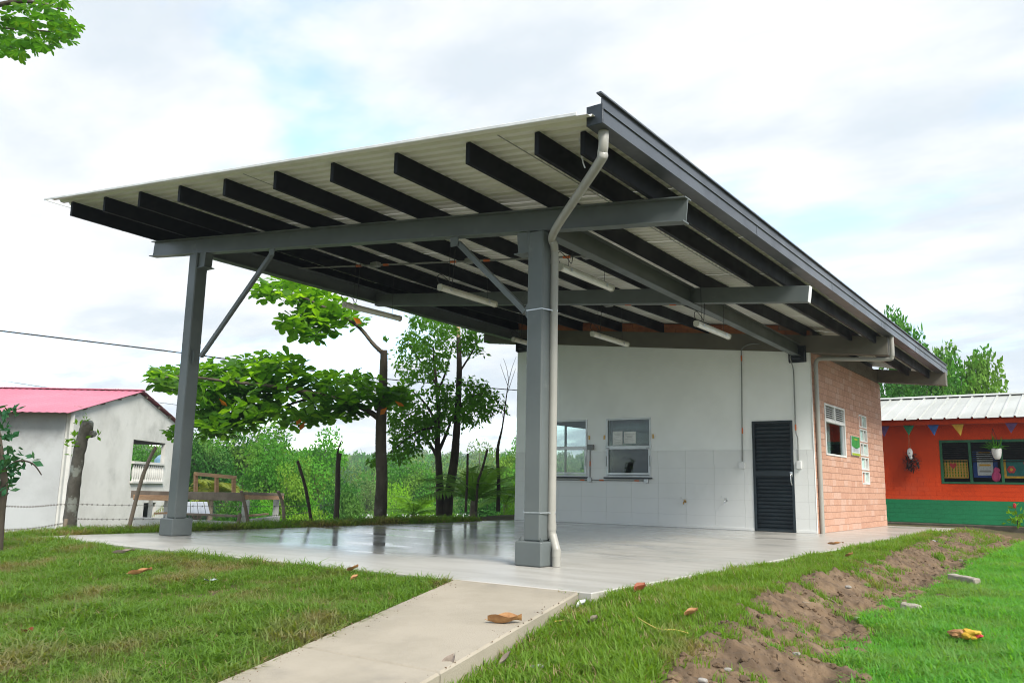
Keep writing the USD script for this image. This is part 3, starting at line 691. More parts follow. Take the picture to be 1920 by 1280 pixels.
for c_ in 'abcd':
    o = obj('far_bricks', rest[c_], 'brick_clay_'+c_, bw); tag(o, kind='stuff')
# gable bricks above the front ring beam
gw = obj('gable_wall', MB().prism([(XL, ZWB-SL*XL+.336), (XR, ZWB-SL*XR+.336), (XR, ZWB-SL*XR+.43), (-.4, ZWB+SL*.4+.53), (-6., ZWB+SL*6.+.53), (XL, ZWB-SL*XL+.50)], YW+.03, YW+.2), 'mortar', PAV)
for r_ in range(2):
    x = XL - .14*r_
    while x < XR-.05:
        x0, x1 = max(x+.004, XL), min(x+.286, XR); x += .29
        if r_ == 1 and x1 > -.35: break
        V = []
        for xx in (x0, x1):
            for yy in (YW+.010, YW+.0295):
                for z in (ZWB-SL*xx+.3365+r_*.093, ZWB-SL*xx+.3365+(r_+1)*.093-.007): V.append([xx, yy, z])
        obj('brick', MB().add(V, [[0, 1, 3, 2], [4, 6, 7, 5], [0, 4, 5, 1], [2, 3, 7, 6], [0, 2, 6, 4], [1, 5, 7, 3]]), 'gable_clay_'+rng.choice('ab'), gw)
# hidden walls and the room behind the glass
obj('left_wall', extx(Polygon([(YW+.1405, 0), (YB-.15, 0), (YB-.15, 3.38-SL*XL), (YW+.1405, 3.38-SL*XL)]).difference(sbox(10.1, 1.0, 12.6, 2.3)), XL, XL+.14), 'white_wall', PAV)
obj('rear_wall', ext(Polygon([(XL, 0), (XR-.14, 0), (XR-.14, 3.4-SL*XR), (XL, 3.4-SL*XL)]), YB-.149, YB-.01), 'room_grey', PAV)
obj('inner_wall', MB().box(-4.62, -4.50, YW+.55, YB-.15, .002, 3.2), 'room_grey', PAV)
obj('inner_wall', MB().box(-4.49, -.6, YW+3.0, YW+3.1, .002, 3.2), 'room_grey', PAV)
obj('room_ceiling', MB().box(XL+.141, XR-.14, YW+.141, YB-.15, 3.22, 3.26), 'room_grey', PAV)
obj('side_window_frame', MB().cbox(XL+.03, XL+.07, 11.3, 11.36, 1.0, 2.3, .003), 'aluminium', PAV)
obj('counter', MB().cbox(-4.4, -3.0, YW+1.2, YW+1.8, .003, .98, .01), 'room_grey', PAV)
# small window in the brick wall
a, b, c, d = BWN; x = XR
w = obj('window', MB().cbox(x-.06, x+.02, a, a+.05, c, d, .003).cbox(x-.06, x+.02, b-.05, b, c, d, .003).cbox(x-.06, x+.02, a+.0505, b-.0505, c, c+.035, .003).cbox(x-.06, x+.02, a+.0505, b-.0505, d-.035, d, .003)
        .cbox(x-.06, x+.018, a+.0505, b-.0505, c+.655, c+.715, .003), 'white_frame', PAV, label='white window with louvre vents above its pane')
obj('pane', MB().box(x-.03, x-.025, a+.051, b-.051, c+.036, c+.654), 'pane_glass', w)
obj('mullion', MB().cbox(x-.05, x+.015, (a+b)/2-.03, (a+b)/2+.03, c+.7155, d-.0355, .003), 'white_frame', w)
obj('mullion', MB().cbox(x-.05, x+.005, b-.17, b-.13, c+.036, c+.654, .003), 'aluminium', w)
obj('vent_back', MB().box(x-.055, x-.05, a+.051, b-.051, c+.716, d-.036), 'room_grey', w)
for y0, y1 in ((a+.051, (a+b)/2-.031), ((a+b)/2+.031, b-.051)):
    for i in range(6):
        z = c + .735 + i*.041
        obj('louvre', MB().beam((x-.012, y0, z), (x-.012, y1, z), .038, .005, up=(.55, 0, .83), c=.0015), 'white_frame', w)
obj('curtain', MB().box(x-.17, x-.16, a+.02, b-.55, 1.2, 2.2), 'white_wall', w)
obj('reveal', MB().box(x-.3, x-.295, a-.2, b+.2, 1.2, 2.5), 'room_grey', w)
# glass block strip
for i, (a, b, c, d) in enumerate(BLK):
    g_ = obj('glass_block', MB().cbox(x-.12, x+.012, a, a+.035, c, d, .003).cbox(x-.12, x+.012, b-.035, b, c, d, .003).cbox(x-.12, x+.012, a+.0352, b-.0352, c, c+.025, .003).cbox(x-.12, x+.012, a+.0352, b-.0352, d-.025, d, .003), 'white_frame', PAV)
    ym_ = (a+b)/2 + (.05 if i % 2 else -.05)
    obj('block_rib', MB().cbox(x-.11, x+.006, ym_-.02, ym_+.02, c+.0255, d-.0255, .003), 'white_frame', g_)
    cols = [('orange_plastic', 'aqua_glass'), ('aqua_glass', 'shade_glass'), ('shade_glass', 'aqua_glass'), ('aqua_glass', 'shade_glass'), ('orange_plastic', 'aqua_glass')][i]
    for (y0, y1), cc, sl in (((a+.0355, ym_-.0205), cols[0], .05), ((ym_+.0205, b-.0355), cols[1], -.05)):
        V = [[x-.03-(.05 if sl > 0 else 0), y0, c+.0256], [x-.03-(.05 if sl < 0 else 0), y1, c+.0256], [x-.03, y1, d-.0256], [x-.08, y0, d-.0256]]
        V2 = np.array(V) - [.01, 0, 0]
        obj('block_pane', MB().add(np.vstack([V, V2]), [[0, 1, 2, 3], [7, 6, 5, 4], [0, 4, 5, 1], [1, 5, 6, 2], [2, 6, 7, 3], [3, 7, 4, 0]]), cc, g_)
# rain pipe at the wall corner: down the end of the ring beam, under it, down the bricks
zt = ZWB - SL*1.44
rp = pipe([(1.500, YW+.05, zt+.47), (1.500, YW+.05, zt+.3), (1.500, YW+.05, zt+.05), (1.485, YW+.06, zt-.03), (1.42, YW+.07, zt-.065), (.9, YW+.08, zt-.03), (.27, YW+.10, zt+.03), (.17, YW+.105, zt+.02), (.125, YW+.11, zt-.05), (.12, YW+.11, zt-.2), (.115, YW+.12, 1.5), (.112, YW+.13, .003)], .040, PAV)
# ------------------------------------------------------------------ things fixed to the pavilion
sg = thing('wall_sign', 'small white plaque with green top and yellow foot on the brick wall', 'sign')
y0, y1, z0, z1 = 11.88, 12.58, 1.545, 1.962
obj('board', MB().cbox(XR+.013, XR+.035, y0, y1, z0, z1, .004), 'card_white', sg)
def strip_x(pts, x=XR+.0355): return extx(Polygon(pts), x, x+.002)
arc = [(y1-.006-(y1-y0-.012)*t, z1-.21-.05*math.sin(t*math.pi)) for t in np.linspace(0, 1, 9)]
obj('green_band', strip_x([(y0+.006, z1-.006), (y1-.006, z1-.006)] + arc), 'sign_green', sg)
obj('emblem', strip_x([(y0+.22, z1-.05), (y1-.22, z1-.05), (y1-.2, z1-.08), (y0+.2, z1-.08)], XR+.038), 'sign_lime', sg)
obj('yellow_band', strip_x([(y0+.006, z0+.006), (y1-.006, z0+.006), (y1-.006, z0+.055), (y0+.006, z0+.055)]), 'sign_lime', sg)
for i in range(4): obj('text_line', strip_x([(y0+.12, z0+.09+.024*i), (y1-.12-.05*(i % 2), z0+.09+.024*i), (y1-.12-.05*(i % 2), z0+.099+.024*i), (y0+.12, z0+.099+.024*i)]), 'conduit_grey', sg)
for k, (u0, v0, u1, v1, lb) in enumerate(((1149, 808, 1167, 834, 'tall white paper notice taped behind the window beside the column, left of two'), (1170, 808.5, 1192, 831, 'wider white paper notice taped behind the window, nearer the door'))):
    p = at(u0, v1, Y=YW+.008); q = at(u1, v0, Y=YW+.008)
    pn = thing('paper_notice', lb, 'paper')
    obj('sheet', MB().box(p[0], q[0], YW+.0085, YW+.0095, p[2], q[2]), 'paper', pn)
    for i in range(7):
        z = q[2] - .05 - i*.035; xa = p[0] + .03 + .02*((i*7) % 3); xe_ = q[0] - .03 - .03*((i*5) % 4)
        if z < p[2]+.03: break
        obj('text_line', MB().box(xa, xe_, YW+.0078, YW+.0084, z-.004, z), 'conduit_grey', pn)
for u, v, lb, cc in ((1285, 940, 'brass tap on the tiled wall nearer the windows', 'brass'), (1362, 938, 'steel tap on the tiled wall nearer the door', 'chrome')):
    p = at(u, v, Y=YW-.012); tp = thing('wall_tap', lb, 'tap')
    obj('spout', MB().tube(smooth_path([p, p+[0, -.05, 0], p+[0, -.085, -.01], p+[0, -.095, -.05]], 4), .012, 8), cc, tp, smooth=60)
    obj('tap_handle', MB().cbox(p[0]-.035, p[0]+.035, p[1]-.055, p[1]-.045, p[2]+.03, p[2]+.042, .004).tube([p+[0, -.05, 0], p+[0, -.05, .03]], .008, 6), cc, tp)
    obj('flange', MB().tube([p+[0, -.004, 0], p+[0, .001, 0]], .025, 10), cc, tp)
    obj('stub', MB().cbox(p[0]-.11, p[0]-.085, p[1]-.01, p[1], p[2]+.06, p[2]+.09, .003), 'socket_white', tp)
# electrical runs
def run(label, pts, couplings, boxes, cat='conduit', r=.0115):
    t = thing('electrical_conduit', label, cat)
    obj('tube', MB().tube(pts, r, 8), 'conduit_grey', t, smooth=50)
    for p, d in couplings:
        p = np.array(p, float); d = unit(d)*.055; obj('coupling', MB().tube([p-d, p+d], r*1.35, 8), 'orange_plastic', t, smooth=50)
    for p, s, mm in boxes: obj('junction_box', MB().cbox(p[0]-s[0], p[0]+s[0], p[1]-s[1], p[1]+s[1], p[2]-s[2], p[2]+s[2], .006), mm, t)
    return t
yc = YW - .026
run('thin conduit down the white wall to a white socket left of the door', smooth_path([(-.9, YW-.03, 3.62), (-1.1, YW-.03, 3.63), (-1.26, yc, 3.56), (-1.285, yc, 3.4), (-1.29, yc, 3.0), (-1.325, yc, 1.32)], 5), [((-1.285, yc, 3.36), (0, 0, 1)), ((-1.308, yc, 1.92), (0, 0, 1))], [((-1.335, YW-.036, 1.24), (.065, .024, .06), 'socket_white')])
run('thin conduit from the beam bracket down to a switch right of the door', smooth_path([(-.25, YW-.2, 3.32), (-.265, YW-.2, 3.26), (-.262, YW-.06, 3.1), (-.262, yc, 2.9), (-.265, yc, 1.93), (-.235, yc, 1.75), (-.235, yc, 1.33)], 5), [((-.265, yc, 1.96), (0, 0, 1))], [((-.225, YW-.036, 1.255), (.045, .024, .075), 'socket_white')])
run('conduit with orange couplings running under the kitchen windows', [(-5.9, yc-.01, .925), (-3.42, yc-.01, .925)], [((-4.95, yc-.01, .925), (1, 0, 0)), ((-4.47, yc-.01, .925), (1, 0, 0)), ((-3.62, yc-.01, .925), (1, 0, 0))], [((-4.77, YW-.04, .93), (.05, .027, .05), 'galvanised'), ((-3.40, YW-.04, .925), (.05, .027, .05), 'galvanised')])
run('short upright conduit between the windows with a grey box on top', [(-4.765, yc, .985), (-4.765, yc, 1.58)], [((-4.765, yc, 1.28), (0, 0, 1))], [((-4.74, YW-.05, 1.64), (.075, .037, .055), 'conduit_grey')])
def ceil_run(label, uv0, uv1, Yc, cps, bxs):
    def q(u):
        v = uv0[1] + (uv1[1]-uv0[1])*(u-uv0[0])/(uv1[0]-uv0[0])
        p = at(u, v, Y=Yc); p[2] = zr(p[0], .212-.004); return p
    a_, b_ = q(uv0[0]), q(uv1[0]); d = b_-a_
    return run(label, [a_, b_], [(q(u), d) for u in cps], [(q(u)+[0, 0, .005], (.07, .05, .035), 'conduit_grey') for u in bxs], r=.013)
ceil_run('ceiling conduit with orange couplings over the front row of lamps', (560, 500), (1108, 487), 1.85, (673, 724, 850, 913, 1063), (704, 882, 1103))
ceil_run('ceiling conduit with orange couplings over the rear row of lamps', (1050, 587), (1335, 585), 5.1, (1178, 1262), (1141, 1328))
# batten lamps on wires, cable to the conduit
def lamp(loc, label, hang):
    t = thing('batten_lamp', label, 'lamp', loc, group=None)
    L = 1.18
    def prof(poly, y0, y1): return MB().prism([(p_*.72, q_*.78) for p_, q_ in poly], y0, y1)
    obj('housing', prof([(-.055, 0), (.055, 0), (.058, .025), (.035, .05), (-.035, .05), (-.058, .025)], 0, L), 'lamp_body', t)
    obj('diffuser', prof([(-.05, -.002), (-.044, -.035), (-.022, -.05), (.022, -.05), (.044, -.035), (.05, -.002)], .02, L-.02), 'lamp_diffuser', t)
    for y in (-.006, L-.014): obj('end_cap', prof([(-.057, -.004), (-.05, -.038), (-.024, -.055), (.024, -.055), (.05, -.038), (.057, -.004), (.06, .026), (.036, .053), (-.036, .053), (-.06, .026)], y, y+.02), 'lamp_body', t)
    for y in (.18, L-.18):
        obj('hanger', MB().tube([(0, y, .04), (0, y, hang)], .0035, 4), 'wire', t)
        for s in (-1, 1): obj('clip', MB().cbox(s*.042, s*.047, y-.02, y+.02, -.02, .02, .002), 'zinc', t)
    obj('cable', MB().tube(smooth_path([(0, .02, .03), (0, -.06, .10), (0, .0, .17), (.02, .13, .12), (.02, .22, .10), (.03, .25, hang)], 6), .005, 5), 'wire', t)
    return t
LAMPS = [((-4.33, 1.35, 3.31), 'white batten lamp hanging in front of the leafy branch'), ((-2.2, .99, 3.23), 'white batten lamp hanging left of the diagonal brace by the downpipe column'), ((-.22, .72, 3.16), 'white batten lamp hanging just right of the downpipe column'),
         ((-4.15, 5.35, 3.40), 'white batten lamp half hidden behind the downpipe column'), ((-1.99, 4.49, 3.17), 'white batten lamp hanging before the taupe beam above the kitchen windows'), ((.12, 3.67, 2.99), 'white batten lamp hanging near the corner bracket over the louvred door')]
for (p, lb) in LAMPS: lamp(p, lb, zr(p[0], .212)-p[2])

# ------------------------------------------------------------------ neighbouring red and green classroom
YR = 18.0
RB = thing('classroom', 'low orange-red classroom with green wainscot and white ribbed metal roof', 'building')
zpl = -.02
WX = (at(1762, 850, Y=YR)[0], 3.6, 1.05, 2.19)
rw = Polygon([(-3.0, .02), (7.5, .02), (7.5, 2.80), (-3.0, 2.80)]).difference(sbox(WX[0], WX[2], WX[1], WX[3]))
obj('wall', ext(rw, YR, YR+.13), 'orange_wall', RB)
mo, mg = MB(), MB()
z = .03; r_ = 0
while z < 2.70:                                          # painted block courses
    z1 = min(z+.118, 2.79); x = -1.4 - (.15 if r_ % 2 else 0)
    mtl = mg if z < .6 else mo
    while x < 7.4:
        t = sbox(x+.003, z+.003, x+.297, z1-.003).difference(sbox(WX[0]-.02, WX[2]-.02, WX[1]+.02, WX[3]+.02))
        if not t.is_empty and t.area > .004:
            for gpoly in getattr(t, 'geoms', [t]):
                b_ = gpoly.bounds; mtl.box(b_[0], b_[2], YR-.007, YR-.0005, b_[1], b_[3])
        x += .30
    z = z1; r_ += 1
tag(obj('painted_blocks', mo, 'orange_wall', RB), kind='stuff'); tag(obj('painted_blocks', mg, 'green_paint', RB), kind='stuff')
obj('wainscot', MB().box(-1.4, 7.5, YR-.0035, YR-.0008, .02, .64), 'green_paint', RB)
obj('plinth', MB().cbox(-1.4, 7.5, YR-.22, YR+.1, -.5, .015, .02), 'plinth', RB)
a, b, c, d = WX
wf = MB().cbox(a, b, YR-.02, YR+.06, d-.07, d, .004).cbox(a, b, YR-.02, YR+.06, c, c+.05, .004).cbox(a, a+.06, YR-.019, YR+.059, c+.051, d-.071, .004)
mul = [at(u, 860, Y=YR)[0] for u in (1819, 1878)]
wn = obj('window', wf, 'green_frame', RB)
for xx in mul + [mul[1]+.95]: obj('mullion', MB().cbox(xx-.03, xx+.03, YR-.018, YR+.058, c+.051, d-.071, .004), 'green_frame', wn)
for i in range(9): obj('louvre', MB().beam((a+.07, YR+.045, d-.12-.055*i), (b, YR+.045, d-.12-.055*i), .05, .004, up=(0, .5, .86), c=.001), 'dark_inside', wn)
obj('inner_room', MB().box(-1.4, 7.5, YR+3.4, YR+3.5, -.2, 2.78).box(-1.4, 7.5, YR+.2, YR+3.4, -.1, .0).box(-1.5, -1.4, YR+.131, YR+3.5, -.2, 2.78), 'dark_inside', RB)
ze0 = 2.70; zrg = at(1763, 745, Y=YR+2.6)[2]
sp = .315; x = -1.75; ye, yr_ = YR-.68, YR+2.6
while x < 8:
    V = []; pr = [(0, .0), (.012, .035), (.045, .035), (.06, .0), (.18, .003), (.315, .0)]
    for (yy, zz) in ((ye, ze0), ((ye+yr_)/2, (ze0+zrg)/2 + .012), (yr_, zrg)):
        for dx, h in pr: V.append([x+dx, yy, zz + h + .002*math.sin(x*9)])
    F = [[l*6+j, l*6+j+1, (l+1)*6+j+1, (l+1)*6+j] for l in (0, 1) for j in range(5)]
    V = np.array(V); mm = MB().add(V, F); mm.add(V-[0, 0, .004], np.array(F)[:, ::-1])
    obj('roof_panel', mm, 'roof_white', RB); x += sp
obj('ridge_cap', MB().prism([(yr_-.22, zrg-.01), (yr_, zrg+.06), (yr_+.22, zrg-.01), (yr_, zrg+.045)], -1.75, 8, 'x'), 'roof_white', RB)
V = [[-1.75, yr_, zrg], [8, yr_, zrg], [8, yr_+3.3, ze0], [-1.75, yr_+3.3, ze0]]
obj('rear_roof', MB().add(V, [[0, 1, 2, 3]]), 'roof_white', RB)
obj('eave_board', MB().cbox(-1.5, 7.6, ye+.25, ye+.28, ze0-.14, ze0-.02, .004), 'orange_wall', RB)
# bunting
bt = thing('bunting', 'string of coloured triangular paper flags under the white roof eave', 'bunting')
sx_ = [at(u, 788, Y=ye+.2) for u in (1640, 1703, 1749, 1795, 1896, 1935)]
obj('string', MB().tube(np.array([[p[0], p[1], 2.56 + .01*(i % 2)] for i, p in enumerate(sx_)]), .004, 4), 'wire', bt)
for u, cc, ln, tw in ((1657, 'flag_purple', .30, 0), (1703, 'flag_green', .27, 0), (1749, 'flag_blue', .29, .02), (1795, 'flag_yellow', .31, .06), (1896, 'flag_purple', .26, -.02)):
    p = at(u, 790, Y=ye+.2); xx = p[0]
    V = [[xx-.14, p[1], 2.57], [xx+.14, p[1]+.01, 2.57], [xx+tw, p[1]-.03, 2.57-ln], [xx, p[1]-.02, 2.5]]
    mm = MB().add(V, [[0, 3, 1], [0, 2, 3], [3, 2, 1]]); mm.add(np.array(V)+[0, .003, 0], [[1, 3, 0], [3, 2, 0], [1, 2, 3]])
    obj('flag', mm, cc, bt)
# hanging ornament of dark scraps with a white head
p = at(1706, 848, Y=YR-.25)
og = thing('hanging_ornament', 'dark shaggy ornament with a white face hanging on an orange cord', 'ornament')
obj('cord', MB().tube([p+[-.02, 0, .06], p+[-.01, 0, .50]], .006, 5).tube([p+[.03, 0, .06], p+[-.01, 0, .50]], .006, 5), 'orange_plastic', og)
obj('face', MB().sphere(p, .095, 2, (.75, .4, 1.25)).sphere(p+[.02, -.02, -.13], .05, 1, (.8, .5, 1.2)), 'socket_white', og, smooth=True)
m = MB()
for k in range(170):
    a_ = rng.uniform(0, 2*math.pi); r0 = rng.random()**.5
    q = p + np.array([.02+.17*r0*math.cos(a_), .03+.05*rng.random(), -.24+.24*r0*math.sin(a_)]); dd = unit([rng.gauss(0, 1), rng.gauss(0, .5)-.2, rng.gauss(-.4, .8)])
    m.beam(q, q+dd*rng.uniform(.07, .14), .03, .004, c=.001)
obj('scraps', m, 'ornament_dark', og, kind='stuff')
# hanging plant pot
p = at(1869, 848, Y=YR-.35)
hp = thing('hanging_pot', 'white hanging pot with spiky green plant before the classroom window', 'potted plant')
obj('pot', MB().tube([p+[0, 0, -.17], p+[0, 0, -.12], p+[0, 0, 0], p+[0, 0, .10]], [.05, .085, .115, .12], 14), 'socket_white', hp, smooth=50)
obj('cord', MB().tube([p+[-.10, 0, .10], p+[-.06, 0, .62]], .005, 4).tube([p+[.10, 0, .10], p+[-.06, 0, .62]], .005, 4), 'wire', hp)
def leaves(P, T, N, L, W, wide=.55, fold=.12, droop=.0, rounded=False):
    """many leaves in one mesh: base points, directions, normals, lengths, widths"""
    P, T, N = (np.asarray(q, float) for q in (P, T, N)); k = len(P)
    L = np.broadcast_to(np.asarray(L, float), (k,))[:, None]; W = np.broadcast_to(np.asarray(W, float), (k,))[:, None]
    T = T/np.linalg.norm(T, axis=1, keepdims=True); S = np.cross(N, T); S /= np.maximum(np.linalg.norm(S, axis=1, keepdims=True), 1e-9); N = np.cross(T, S)
    if rounded:
        V = np.stack([P, P + T*L*.4 + S*W*.30 + N*W*fold, P + T*L*.4 - S*W*.30 + N*W*fold, P + T*L*.74 + S*W*.5 + N*W*fold*1.2 - N*L*droop*.6, P + T*L*.74 - S*W*.5 + N*W*fold*1.2 - N*L*droop*.6,
                      P + T*L*.94 + S*W*.24 - N*L*droop, P + T*L*.94 - S*W*.24 - N*L*droop, P + T*L*.45, P + T*L*.99 - N*L*droop*1.1], 1).reshape(-1, 3)
        F = np.array([[0, 7, 1], [0, 2, 7], [1, 7, 3], [2, 4, 7], [3, 7, 8], [4, 8, 7], [3, 8, 5], [4, 6, 8]])
        return V, (np.arange(k)[:, None, None]*9 + F).reshape(-1, 3)
    mid = P + T*L*wide - N*W*fold; tip = P + T*L - N*L*droop
    V = np.stack([P, mid + S*W*.5 + N*W*fold*1.6, mid, mid - S*W*.5 + N*W*fold*1.6, tip], 1).reshape(-1, 3)
    F = np.array([[0, 2, 1], [0, 3, 2], [2, 4, 1], [3, 4, 2]])
    return V, (np.arange(k)[:, None, None]*5 + F).reshape(-1, 3)
def rvec(n, g=nrg): v = g.normal(size=(n, 3)); return v/np.linalg.norm(v, axis=1, keepdims=True)
k = 46; T = rvec(k); T[:, 2] = np.abs(T[:, 2])*.9 + .05
obj('leaf_tuft', leaves(np.repeat([p+[0, 0, .09]], k, 0), T, rvec(k), nrg.uniform(.2, .42, k), .035, .5, .1, .35), 'leaf_mid', hp, kind='stuff')
# things standing in the classroom window
def card(u0, v0, u1, v1, Y, name, label, cat, cc, deco):
    p, q = at(u0, v1, Y=Y), at(u1, v0, Y=Y)
    t = thing(name, label, cat); obj('board', MB().cbox(p[0], q[0], Y, Y+.03, p[2], q[2], .01), cc, t)
    deco(t, p[0], q[0], p[2], q[2], Y-.004); return t
def d_heart(t, x0, x1, z0, z1, Y):
    cx, cz = x0+(x1-x0)*.42, z0+(z1-z0)*.66; r = .09
    hp_ = [(cx + r*.95*(16*math.sin(s)**3)/16, cz + r*(13*math.cos(s)-5*math.cos(2*s)-2*math.cos(3*s)-math.cos(4*s))/16) for s in np.linspace(0, 2*math.pi, 24, endpoint=False)]
    obj('heart', ext(Polygon(hp_), Y-.004, Y), 'red_paint', t)
    for i in range(9): xx = x0 + (i+.5)*(x1-x0)/9; obj('woven_strip', MB().box(xx-.012, xx+.012, Y+.0005, Y+.0035, z0+.02, z1-.02), 'leaf_mid', t)
    for i in range(7): zz = z0 + (i+.5)*(z1-z0)/7; obj('woven_strip', MB().box(x0+.02, x1-.02, Y-.0005, Y+.0002, zz-.006, zz+.006), 'brass', t)
card(1769, 860, 1814, 896, YR+.20, 'woven_picture', 'yellow woven picture with a red heart in the classroom window', 'picture', 'flag_yellow', d_heart)
def d_white(t, x0, x1, z0, z1, Y):
    obj('panel', MB().cbox(x0+.10, x1-.10, Y-.012, Y, z0+.06, z1-.05, .006), 'card_white', t)
    for i in range(4): obj('text_line', MB().box(x0+.15, x1-.15, Y-.015, Y-.0125, z0+.14+i*.16, z0+.19+i*.16), 'flag_yellow' if i % 2 else 'conduit_grey', t)
card(1826, 843, 1868, 895, YR+.22, 'display_board', 'blue padded board with a pale panel in the classroom window', 'board', 'blue_cloth', d_white)
def d_flow(t, x0, x1, z0, z1, Y):
    for (fx, fz) in ((.22, .45), (.72, .78)):
        cx, cz = x0+(x1-x0)*fx, z0+(z1-z0)*fz
        for s in range(6):
            q = np.array([cx+.055*math.cos(s*1.047), Y-.006, cz+.055*math.sin(s*1.047)]); obj('petal', MB().sphere(q, .045, 1, (1, .15, 1)), 'red_paint', t)
        obj('flower_eye', MB().sphere((cx, Y-.012, cz), .04, 1, (1, .3, 1)), 'flag_yellow', t)
    obj('border', MB().box(x0, x1, Y-.004, Y, z0, z0+.05).box(x0, x0+.05, Y-.004, Y, z0+.051, z1), 'flag_yellow', t)
card(1884, 860, 1945, 896, YR+.20, 'flower_picture', 'teal picture with red and yellow flowers in the classroom window', 'picture', 'teal_card', d_flow)
p = at(1868, 890, Y=YR+.17)
pk = thing('pink_toy', 'bright pink soft bundle in the classroom window beside the blue board', 'toy')
obj('body', MB().sphere(p+[0, 0, -.03], .13, 2, (.8, .5, 1.0), .2, 3).sphere(p+[.02, 0, .12], .075, 2, (1, .7, 1), .2, 5), 'pink_cloth', pk, smooth=True)
# flowering plant at the classroom wall
p = at(1908, 992, Y=YR-.5)
fp = thing('flowering_plant', 'leafy plant with a red bloom at the foot of the green wall', 'plant')
obj('stem', MB().tube([p, p+[.02, 0, .3], p+[-.02, 0, .58]], [.012, .01, .006], 5), 'bark', fp)
k = 60; B = p + nrg.normal(size=(k, 3))*[.1, .08, .12] + [.05, 0, .27]
obj('foliage', leaves(B, rvec(k)+[0, 0, .3], rvec(k), .14, .06), 'leaf_yellow', fp, kind='stuff')
obj('bloom', MB().sphere(p+[-.02, -.02, .58], .04, 1, (1, 1, 1.6), .3, 3), 'red_paint', fp)

# ------------------------------------------------------------------ white house with the pink roof (gable towards the view axis)
FH = unit([FW[0], FW[1], 0]); RH = np.array([-FH[1], FH[0], 0])*-1
def hp_(lat, dep, z): q = np.array([CAM[0], CAM[1], 0.]) + RH*lat + FH*dep; return np.array([q[0], q[1], z])
def wallmesh(poly, o, ux, uz, thick, nrm):
    mm = MB()
    for gpoly in getattr(poly, 'geoms', [poly]):
        t = trimesh.creation.extrude_polygon(gpoly, thick, engine='earcut'); v = np.array(t.vertices)
        mm.add(o + v[:, :1]*ux + v[:, 1:2]*uz - v[:, 2:]*nrm, t.faces)
    return mm
WH = thing('white_house', 'unpainted pale block house with pink metal roof beyond the wire fence', 'house')
L0, D0, D1 = -13.6, 26.0, 35.2; ZE, ZRG, ZB = 2.78, 3.86, -4.2; DM = (D0+D1)/2
UZ = np.array([0, 0, 1.])
gp = Polygon([(0, ZB), (D1-D0, ZB), (D1-D0, ZE), (DM-D0, ZRG), (0, ZE)]).difference(sbox(4.45, .62, 7.3, 2.18)).difference(sbox(5.8, -1.4, 6.9, -.1))
gw_ = obj('gable_wall', wallmesh(gp, hp_(L0, D0, 0), FH, UZ, .15, RH), 'concrete_pale', WH)
obj('corner_post', MB().beam(hp_(L0+.01, D0+.0, ZB), hp_(L0+.01, D0+.0, ZE-.02), .12, .12), 'concrete_pale', WH)
obj('long_wall', wallmesh(Polygon([(-14, ZB), (-.161, ZB), (-.161, ZE-.02), (-14, ZE-.02)]), hp_(L0, D0, 0), RH, UZ, .15, -FH), 'plaster_left', WH)
obj('rear_wall', wallmesh(Polygon([(-14, ZB), (-.161, ZB), (-.161, ZE-.02), (-14, ZE-.02)]).difference(sbox(-7, .7, -.5, 2.2)), hp_(L0, D1-.15, 0), RH, UZ, .15, -FH), 'plaster_left', WH)
obj('veranda_wall', wallmesh(Polygon([(0, ZB), (4.3, ZB), (4.3, 3.2), (0, ZE)]), hp_(L0-5.2, D0, 0), FH, UZ, .12, RH), 'plaster_left', WH)
obj('floor', MB().add([hp_(L0-.16, D0+.2, .2), hp_(L0-.16, D1-.2, .2), hp_(L0-13, D1-.2, .2), hp_(L0-13, D0+.2, .2)], [[0, 1, 2, 3]]), 'concrete_rough', WH)
rl = obj('balustrade', MB().beam(hp_(L0+.03, D0+4.45, 1.36), hp_(L0+.03, D0+7.3, 1.36), .14, .09).beam(hp_(L0+.03, D0+4.45, .66), hp_(L0+.03, D0+7.3, .66), .14, .08), 'concrete_pale', WH)
for i in range(15):
    q = hp_(L0+.02, D0+4.6+i*.183, 0)
    obj('baluster', MB().tube([q+[0, 0, h] for h in (.70, .80, .90, 1.06, 1.2, 1.31)], [.05, .032, .055, .062, .03, .05], 8), 'concrete_pale', rl, smooth=50)
for s_ in (0, 1):
    d0, d1 = (D0-.55, DM) if s_ == 0 else (D1+.55, DM)
    zeo = ZE - .55*(ZRG-ZE)/(DM-D0)
    npan = 15
    for i in range(npan):
        la, lb_ = L0+.16-i, L0+.16-i-1
        if i == npan-1: lb_ -= .01
        V = []
        for j in range(9):
            la_ = la + (lb_-la)*j/8; h = .018*(j % 2)
            V += [hp_(la_, d0, zeo+.05+h), hp_(la_, d1, ZRG+.09+h)]
        F = [[2*j, 2*j+1, 2*j+3, 2*j+2] for j in range(8)]; V = np.array(V)
        mm = MB().add(V, F).add(V-[0, 0, .01], np.array(F)[:, ::-1]); obj('roof_panel', mm, 'pink_roof', WH)
obj('ridge_cap', MB().beam(hp_(L0+.17, DM, ZRG+.12), hp_(L0-14.5, DM, ZRG+.12), .3, .03), 'pink_roof', WH)
for i in range(4):
    for s_ in (0, 1):
        t = (i+.6)/4; dd = D0+(DM-D0)*t if s_ == 0 else D1-(D1-DM)*t; zz = ZE+(ZRG-ZE)*t
        obj('purlin_end', MB().beam(hp_(L0-.3, dd, zz+.02), hp_(L0+.10, dd, zz+.02), .07, .10), 'timber_old', WH)
